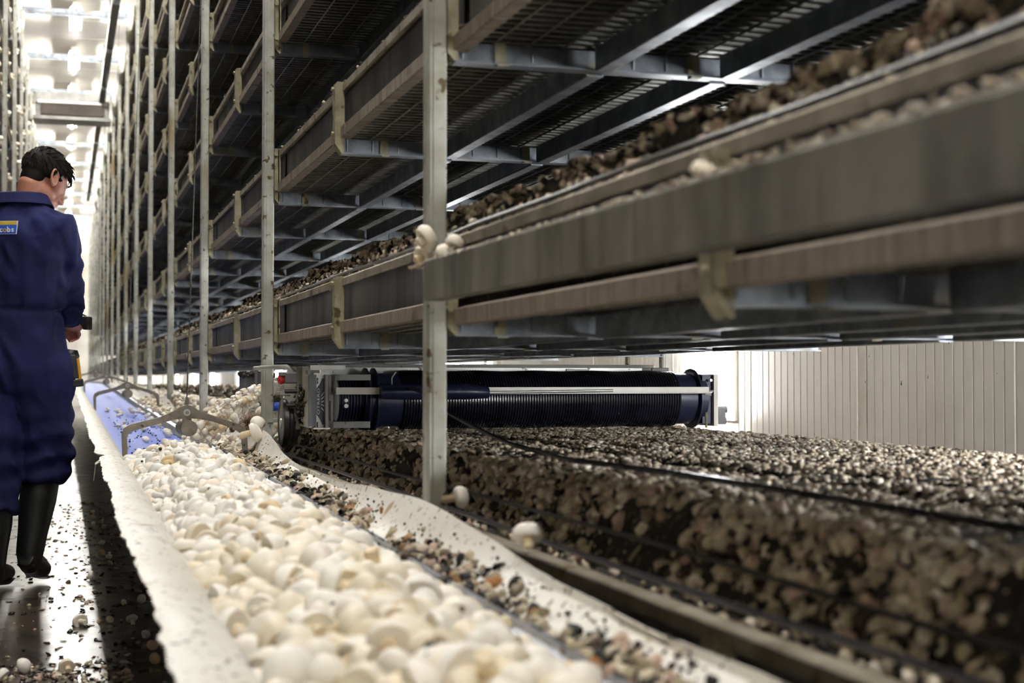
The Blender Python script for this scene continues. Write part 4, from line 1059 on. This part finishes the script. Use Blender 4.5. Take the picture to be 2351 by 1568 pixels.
ER = Vector((0.088, 0.045, 1.235)); WRs = Vector((0.098, 0.245, 1.090))
EL = Vector((-0.295, 0.28, 1.22)); WLs = Vector((-0.02, 0.37, 1.10))
HIPR = TC + RT*0.095 + Vector((0,0,0.93)); HIPL = TC - RT*0.095 + Vector((0,0,0.93))
KR = Vector((0.005, 0.05, 0.56)); AR = Vector((-0.045, 0.0, 0.135))
KL = Vector((-0.185, -0.02, 0.52)); AL = Vector((-0.195, -0.10, 0.10))
def lerp(a, b, t): return a.lerp(b, t)
cv = MB()
cv.rings(torso_rings(0.012))
cv.tube([lerp(SR,TC+Vector((0,0,1.46)),0.35), SR, lerp(SR,ER,0.35), lerp(SR,ER,0.7), ER, lerp(ER,WRs,0.3), lerp(ER,WRs,0.65), lerp(ER,WRs,0.93)], [0.078,0.088,0.078,0.070,0.066,0.068,0.062,0.050], 18)
cv.tube([lerp(SL,TC+Vector((0,0,1.46)),0.35), SL, lerp(SL,EL,0.35), lerp(SL,EL,0.7), EL, lerp(EL,WLs,0.3), lerp(EL,WLs,0.65), lerp(EL,WLs,0.93)], [0.078,0.088,0.078,0.070,0.066,0.068,0.062,0.050], 18)
cr_end = lerp(KR,AR,0.32); cl_end = lerp(KL,AL,0.50)
cv.tube([HIPR+Vector((0,0,0.06)), HIPR, lerp(HIPR,KR,0.3), lerp(HIPR,KR,0.65), lerp(HIPR,KR,0.9), KR, lerp(KR,AR,0.16), cr_end], [0.10,0.125,0.128,0.116,0.110,0.108,0.104,0.098], 22)
cv.tube([HIPL+Vector((0,0,0.06)), HIPL, lerp(HIPL,KL,0.3), lerp(HIPL,KL,0.65), lerp(HIPL,KL,0.9), KL, lerp(KL,AL,0.25), cl_end], [0.10,0.125,0.124,0.108,0.100,0.096,0.096,0.094], 22)
def folds(co, n_):
    x, y, z = co; f = 0.0
    f += 0.014*mnoise.noise(Vector((x*8, y*8, z*3.4)))
    f += 0.011*(abs(mnoise.noise(Vector((x*13+z*5, y*13, z*6+4))))*-2+0.5)
    if 0.36 < z < 0.80: f += 0.010*math.sin(z*62 + 5*mnoise.noise(Vector((x*6,y*6,z*2))) )*max(0, 1-abs(z-0.56)/0.24)
    if 1.02 < z < 1.22: f += 0.004*math.sin(70*(x+0.6*y)+3*mnoise.noise(Vector((x*5,y*5,z*4))))*max(0,1-abs(z-1.12)/0.10) - 0.008*math.exp(-((z-1.125)/0.012)**2)
    if z > 1.10 and (Vector((x,y,z))-ER).length < 0.17: f += 0.007*math.sin(z*75+x*30+4*mnoise.noise(Vector((x*8,y*8,z*5))))
    if z > 1.14 and z < 1.46: f += 0.0035*math.sin((x-0.5*y)*85 + 4*mnoise.noise(Vector((x*4,y*4,z*3))))*max(0,1-abs(z-1.28)/0.18)
    return f
ov = remeshed(cv, 'overalls', MT['cloth'], 0.011, 5, pw, folds)
ov['label'] = 'navy blue boiler suit'
# body: head, neck, arms with hands, trunk and legs as one surface
HC_ = Vector((-0.005, 0.035, 1.672)); HF = Vector((0.68, 0.52, -0.52)).normalized()     # head centre, where the face points
HU = (Vector((0,0,1)) - HF*HF.z).normalized(); HS = HF.cross(HU)                          # up of the head, its right side
HM = Matrix((HF, -HS, HU)).transposed()          # columns: forward, left, up
def hp_(f, l, u): return HC_ + HM @ Vector((f, l, u))
bd = MB()
bd.rings(torso_rings(-0.02))
for S_, E_, W_ in ((SR,ER,WRs),(SL,EL,WLs)):
    bd.tube([lerp(S_,TC+Vector((0,0,1.44)),0.5), S_, lerp(S_,E_,0.5), E_, lerp(E_,W_,0.4), W_], [0.055,0.058,0.048,0.042,0.040,0.030], 14)
for H_, K_, A_ in ((HIPR,KR,AR),(HIPL,KL,AL)):
    bd.tube([H_+Vector((0,0,0.05)), H_, lerp(H_,K_,0.5), K_, lerp(K_,A_,0.35), A_], [0.085,0.088,0.075,0.055,0.055,0.038], 14)
neck0 = TC + FW*0.02 + Vector((0.012,0,1.50))
bd.tube([neck0, lerp(neck0, hp_(-0.045,0,-0.07), 0.55), hp_(-0.045,0,-0.06), hp_(-0.03,0,0.0)], [0.056,0.052,0.051,0.050], 18)
def el(f, l, u, rf, rl, ru, pitch=0.0):
    bd.ellipsoid(hp_(f,l,u), (rf,rl,ru), HM @ Matrix.Rotation(pitch, 3, 'Y'), 20, 14)
el(-0.012,0,0.035, 0.098,0.076,0.084)             # skull
el(0.040,0,-0.010, 0.056,0.062,0.082)             # face
el(0.052,0,-0.078, 0.038,0.040,0.032)             # jaw and chin
el(0.015,0.038,-0.060, 0.045,0.020,0.030); el(0.015,-0.038,-0.060, 0.045,0.020,0.030)
el(0.080,0,0.024, 0.018,0.042,0.012)              # brow
el(0.072,0.033,-0.018, 0.020,0.020,0.020); el(0.072,-0.033,-0.018, 0.020,0.020,0.020)   # cheek bones
bd.tube([hp_(0.090,0,0.010), hp_(0.106,0,-0.018), hp_(0.116,0,-0.034), hp_(0.098,0,-0.044)], [0.008,0.010,0.013,0.010], 10)   # nose
el(0.098,0.011,-0.038, 0.010,0.007,0.007); el(0.098,-0.011,-0.038, 0.010,0.007,0.007)
el(0.094,0,-0.060, 0.010,0.022,0.006); el(0.091,0,-0.071, 0.010,0.019,0.006)              # lips
el(0.088,0,-0.090, 0.016,0.020,0.014)
for sd in (-1, 1):                                 # ears
    ring = [hp_(-0.012+0.020*math.cos(a)-0.008*math.sin(a), sd*(0.080+0.006*math.cos(a)*-1), -0.004+0.032*math.sin(a)) for a in [2*math.pi*k/14 for k in range(14)]]
    bd.tube(ring, 0.0058, 8, closed=True)
    bd.ellipsoid(hp_(-0.006, sd*0.074, -0.012), (0.016,0.008,0.026), HM, 12, 8)
    bd.ellipsoid(hp_(-0.002, sd*0.077, -0.036), (0.009,0.006,0.010), HM, 10, 8)
    bd.ellipsoid(hp_(0.080, sd*0.030, 0.004), (0.012,0.015,0.009), HM, 10, 8)              # eyelids
def hand(W_, aim, up, sd):
    """palm and five fingers closing round the control held ahead of the wrist"""
    aim = aim.normalized(); side = aim.cross(up).normalized(); up = side.cross(aim).normalized()
    def q(a, s_, u): return W_ + aim*a + side*(s_*sd) + up*u
    bd.tube([q(0,0,0), q(0.035,0,0.0), q(0.085,0,0.0)], [(0.026,0.020),(0.036,0.017),(0.040,0.015)], 14)
    for k, (s_, L) in enumerate(((-0.030,0.9),(-0.010,1.05),(0.011,1.0),(0.031,0.8))):
        bd.tube([q(0.070,s_,0.002), q(0.098,s_,0.000), q(0.098+0.026*L,s_,-0.014), q(0.094+0.022*L,s_*0.9,-0.040), q(0.090,s_*0.9,-0.050)], [0.010,0.0098,0.0092,0.0085,0.0075], 10)
    bd.tube([q(0.025,-0.030,0.0), q(0.050,-0.050,-0.010), q(0.080,-0.054,-0.026), q(0.102,-0.046,-0.034)], [0.013,0.012,0.0105,0.0085], 10)
hand(WRs, Vector((0.22,0.92,-0.25)), Vector((0.75,-0.1,0.66)), 1)
hand(WLs, Vector((0.85,0.45,-0.05)), Vector((0.0,0.2,0.98)), -1)
body = remeshed(bd, 'body', MT['skin'], 0.0048, 3, pw)
# eyes
for sd in (-1, 1):
    e_ = MB().ellipsoid(hp_(0.077, sd*0.030, 0.001), (0.011,0.011,0.008), HM, 12, 8).obj('eye', MT['badge_white'], None, True); e_.parent = body
    e2 = MB().ellipsoid(hp_(0.0865, sd*0.0305, -0.001), (0.003,0.005,0.005), HM, 10, 8).obj('iris', MT['hair'], None, True); e2.parent = e_
    MB().tube([hp_(0.094, sd*0.012, 0.026), hp_(0.094, sd*0.032, 0.031), hp_(0.082, sd*0.050, 0.024)], [0.004,0.0045,0.002], 8).obj('eyebrow', MT['hair'], None, True).parent = body
# hair: cap with a ragged surface plus locks
hb = MB()
HNU, HNV = 40, 26; rings = []
for i in range(HNV+1):
    th = 0.03 + (math.pi*0.86)*i/HNV; ring = []
    for k in range(HNU):
        a = 2*math.pi*k/HNU
        f, l, u = math.sin(th)*math.cos(a), math.sin(th)*math.sin(a), math.cos(th)
        fr = max(0.0, f)
        lim = 0.30 if f > 0.45 else (-0.32 if f > 0.16 and abs(l) > 0.5 else -0.05 if f > 0.0 else (-0.55 if f > -0.3 else -0.88))       # how far down the hair reaches
        r0 = 1.10 + 0.05*mnoise.noise(Vector((f*5,l*5,u*5))) + 0.03*mnoise.noise(Vector((f*14,l*14,u*14)))
        if u < lim: r0 = 1.10 - min(0.6, (lim-u)*1.8)
        if u > 0.5: r0 += 0.07*(u-0.5)
        ring.append(hp_(-0.012+0.098*f*r0, 0.0765*l*r0, 0.035+0.084*u*r0))
    rings.append(ring)
hb.rings(rings)
hb.ellipsoid(hp_(-0.054,0,-0.022), (0.046,0.058,0.056), HM, 20, 14)
h_ = remeshed(hb, 'hair', MT['hair'], 0.0055, 5, pw); h_['label'] = 'short dark brown hair'
hb = MB()
for k in range(420):
    a = random.uniform(0, 2*math.pi); th = math.acos(random.uniform(-0.35, 1.0))
    f, l, u = math.sin(th)*math.cos(a), math.sin(th)*math.sin(a), math.cos(th)
    if (f > 0.45 and u < 0.25) or (f > 0 and u < 0): continue
    b0 = hp_(-0.012+0.103*f, 0.080*l, 0.035+0.088*u); nn = (HM @ Vector((f/0.098, l/0.0765, u/0.084))).normalized()
    tang = (HM @ Vector((0.9, random.uniform(-.3,.3), 0.1 if u > 0.3 else -0.9))); tang = (tang - nn*tang.dot(nn)).normalized()
    Lh = random.uniform(0.018, 0.036)*(1.25 if (f > 0.35 and u > 0.2) else 0.8 if u > 0 else 0.5)
    hb.tube([b0, b0+tang*Lh*0.5+nn*Lh*0.30, b0+tang*Lh+nn*Lh*0.34], [0.0042,0.0032,0.0006], 5)
hb.obj('hair_locks', MT['hair'], None, True).parent = h_
# collar
cg = []
for k in range(25):
    a = math.radians(-160 + 320*k/24) - math.pi/2
    c, s_ = math.cos(a), math.sin(a); base = TC + FW*0.004
    row = []
    for rr_, z in ((0.086,1.525),(0.084,1.575),(0.090,1.607),(0.102,1.602),(0.122,1.560)):
        d = RT*(c*rr_*1.12) + FW*(s_*rr_*0.95)
        row.append(base + d + Vector((0,0,z - 0.030*max(0, s_))))
    cg.append(row)
o = MB().sheet(cg, 0.004).obj('collar', MT['cloth'], None, True); o.parent = pw
# waistband seam
ws = []
for k in range(32):
    a = 2*math.pi*k/32; ws.append(TC + RT*(0.170*math.cos(a)) + FW*(0.122*math.sin(a)) + Vector((0,0,1.125+0.004*math.sin(3*a))))
o = MB().tube(ws, [(0.004,0.010)]*32, 8, closed=True).obj('waistband', MT['cloth'], None, True); o.parent = pw
# boots
def boot(K_, A_, toe, sh_top, name='boot'):
    """rubber boot: shaft from the cuff to the ankle, then the foot towards toe"""
    mb = MB(); t0 = lerp(K_, A_, sh_top); d = (toe - A_); fl = d.normalized()
    heel = A_ - fl*0.055 + Vector((0,0,-0.045))
    mb.tube([t0, lerp(t0, A_, 0.35), lerp(t0, A_, 0.75), A_, A_+Vector((0,0,-0.03))], [0.076,0.074,0.060,0.055,0.05], 20)
    mb.tube([heel, A_+Vector((0,0,-0.040)), A_+d*0.45+Vector((0,0,-0.01)), A_+d*0.8, toe], [(0.036,0.040),(0.045,0.050),(0.046,0.042),(0.046,0.034),(0.030,0.022)], 18)
    o = remeshed(mb, name, MT['boot'], 0.007, 4, pw)
    sl = MB(); off = Vector((0,0,-0.042))
    a, b, c = heel+off*0.7, A_+d*0.5+Vector((0,0,-0.052)), toe+Vector((0,0,-0.020))
    sl.tube([a, lerp(a,b,0.35), b, c], [(0.036,0.012),(0.036,0.010),(0.046,0.009),(0.032,0.008)], 12)
    s2 = sl.obj('sole', MT['rubber'], None, True); s2.parent = o
    ring = [t0 + Vector((0.077*math.cos(2*math.pi*k/20), 0.077*math.sin(2*math.pi*k/20), 0)) for k in range(20)]
    r2 = MB().tube(ring, 0.004, 8, closed=True).obj('rim', MT['rubber'], None, True); r2.parent = o
boot(KR, Vector((-0.052, 0.0, 0.145)), Vector((0.00, 0.15, 0.042)), 0.22)
boot(KL, Vector((-0.195, -0.10, 0.105)), Vector((-0.14, 0.10, 0.048)), 0.40)
# badge across the back
zb = 1.482
bc = TC - FW*0.172 + RT*0.0 + Vector((0,0,1.475))
def back_y(s_, z):      # distance of the back surface from the torso axis at side offset s_
    return 0.158 - 0.9*s_*s_
def badge_sheet(s0, s1, z0, z1, lift, name, mat, parent, slant=0.0):
    G = []
    for k in range(13):
        s_ = s0 + (s1-s0)*k/12; row = []
        for j in range(4):
            z = z0 + (z1-z0)*j/3; ss = s_ + slant*(z-z0)
            row.append(TC + RT*ss - FW*(back_y(ss, z)+lift) + Vector((0,0,z)))
        G.append(row)
    mb = MB(); ni, nj = 13, 4
    vs = [p for r in G for p in r] + [p + FW*0.003 for r in G for p in r]; N_ = ni*nj; fs = []
    for i in range(ni-1):
        for j in range(nj-1):
            a, b, c, d = i*nj+j, (i+1)*nj+j, (i+1)*nj+j+1, i*nj+j+1; fs += [(a,b,c,d), (N_+d,N_+c,N_+b,N_+a)]
    for i in range(ni-1): fs += [(i*nj,N_+i*nj,N_+(i+1)*nj,(i+1)*nj), (i*nj+3,(i+1)*nj+3,N_+(i+1)*nj+3,N_+i*nj+3)]
    for j in range(nj-1): fs += [(j,j+1,N_+j+1,N_+j), ((ni-1)*nj+j,N_+(ni-1)*nj+j,N_+(ni-1)*nj+j+1,(ni-1)*nj+j+1)]
    mb.add(vs, fs); o = mb.obj(name, mat, None, True); o.parent = parent; return o
bz0, bz1 = 1.427, 1.476
bg = badge_sheet(-0.100, 0.073, bz0-0.002, bz1+0.002, 0.004, 'badge', MT['badge_white'], pw, 0.12)
badge_sheet(-0.098, 0.071, bz0, bz1-0.014, 0.006, 'badge_field', MT['badge_blue'], bg, 0.12)
badge_sheet(-0.096, 0.073, bz1-0.014, bz1, 0.006, 'badge_band', MT['badge_gold'], bg, 0.12)
for k, ch in enumerate('Jacobs'):
    s_ = 0.060 - 0.0162*(5-k)
    cu = bpy.data.curves.new('badge_letter', 'FONT'); cu.body = ch; cu.size = 0.029; cu.align_x = 'CENTER'; cu.align_y = 'BOTTOM_BASELINE'; cu.extrude = 0.0006; cu.offset = 0.0008
    cu.materials.append(MT['badge_gold'] if ch == 'o' else MT['badge_white'])
    o = bpy.data.objects.new('badge_letter', font_mesh(cu, 'badge_letter')); COL.objects.link(o)
    o.location = TC + RT*s_ - FW*(back_y(s_, 0)+0.0085) + Vector((0,0,bz0+0.007))
    o.rotation_euler = (math.pi/2, 0, -YAW + math.atan(1.8*s_)); o.parent = bg

# the control he reads and the one on his hip
RM = Matrix.Identity(4)
def wpt(v): return Matrix.Translation((WX, WY, 0)) @ RM @ Vector(v)
rc = empty('remote_control', wpt((0.146, 0.335, 1.075))); rc.rotation_euler = (0, 0, -0.3)
tag(rc, 'yellow and black handheld remote control in the worker hands', 'remote control')
def lobj(mb, name, mat, parent, bevel=0.0): 
    o = mb.obj(name, mat, None, bevel=bevel); o.parent = parent; return o
lobj(MB().box(-0.075,0.035,-0.03,0.03,0.0,0.03), 'body', MT['black'], rc, 0.006)
lobj(MB().box(-0.07,0.014,-0.032,0.032,0.022,0.042), 'yellow_shell', MT['yellow'], rc, 0.004)
lobj(MB().box(0.014,0.040,-0.034,0.034,-0.012,0.046), 'end_cap', MT['black'], rc, 0.006)
lobj(MB().tube([(-0.06,-0.02,0.042),(-0.05,-0.02,0.062),(-0.015,-0.02,0.066),(0.016,-0.02,0.052),(0.03,-0.02,0.044)], 0.004, 8), 'guard_loop', MT['black'], rc)
hc = empty('hip_control', wpt((0.118, -0.02, 0.82))); hc.rotation_euler = (0.0, math.radians(-7), 0)
tag(hc, 'black and yellow control unit hanging upright at the worker hip', 'remote control')
lobj(MB().box(-0.018,0.022,-0.035,0.035,0.03,0.13), 'body', MT['black'], hc, 0.006)
lobj(MB().box(0.018,0.032,-0.032,0.032,0.026,0.112), 'yellow_shell', MT['yellow'], hc, 0.004)
lobj(MB().tube([(-0.01,0,0.115),(0.004,0,0.135),(0.008,0,0.150)], [(0.032,0.036),(0.030,0.034),(0.018,0.022)], 16), 'rounded_head', MT['black'], hc)
lobj(MB().box(-0.02,0.037,-0.034,0.034,-0.004,0.027), 'end_cap', MT['black'], hc, 0.005)
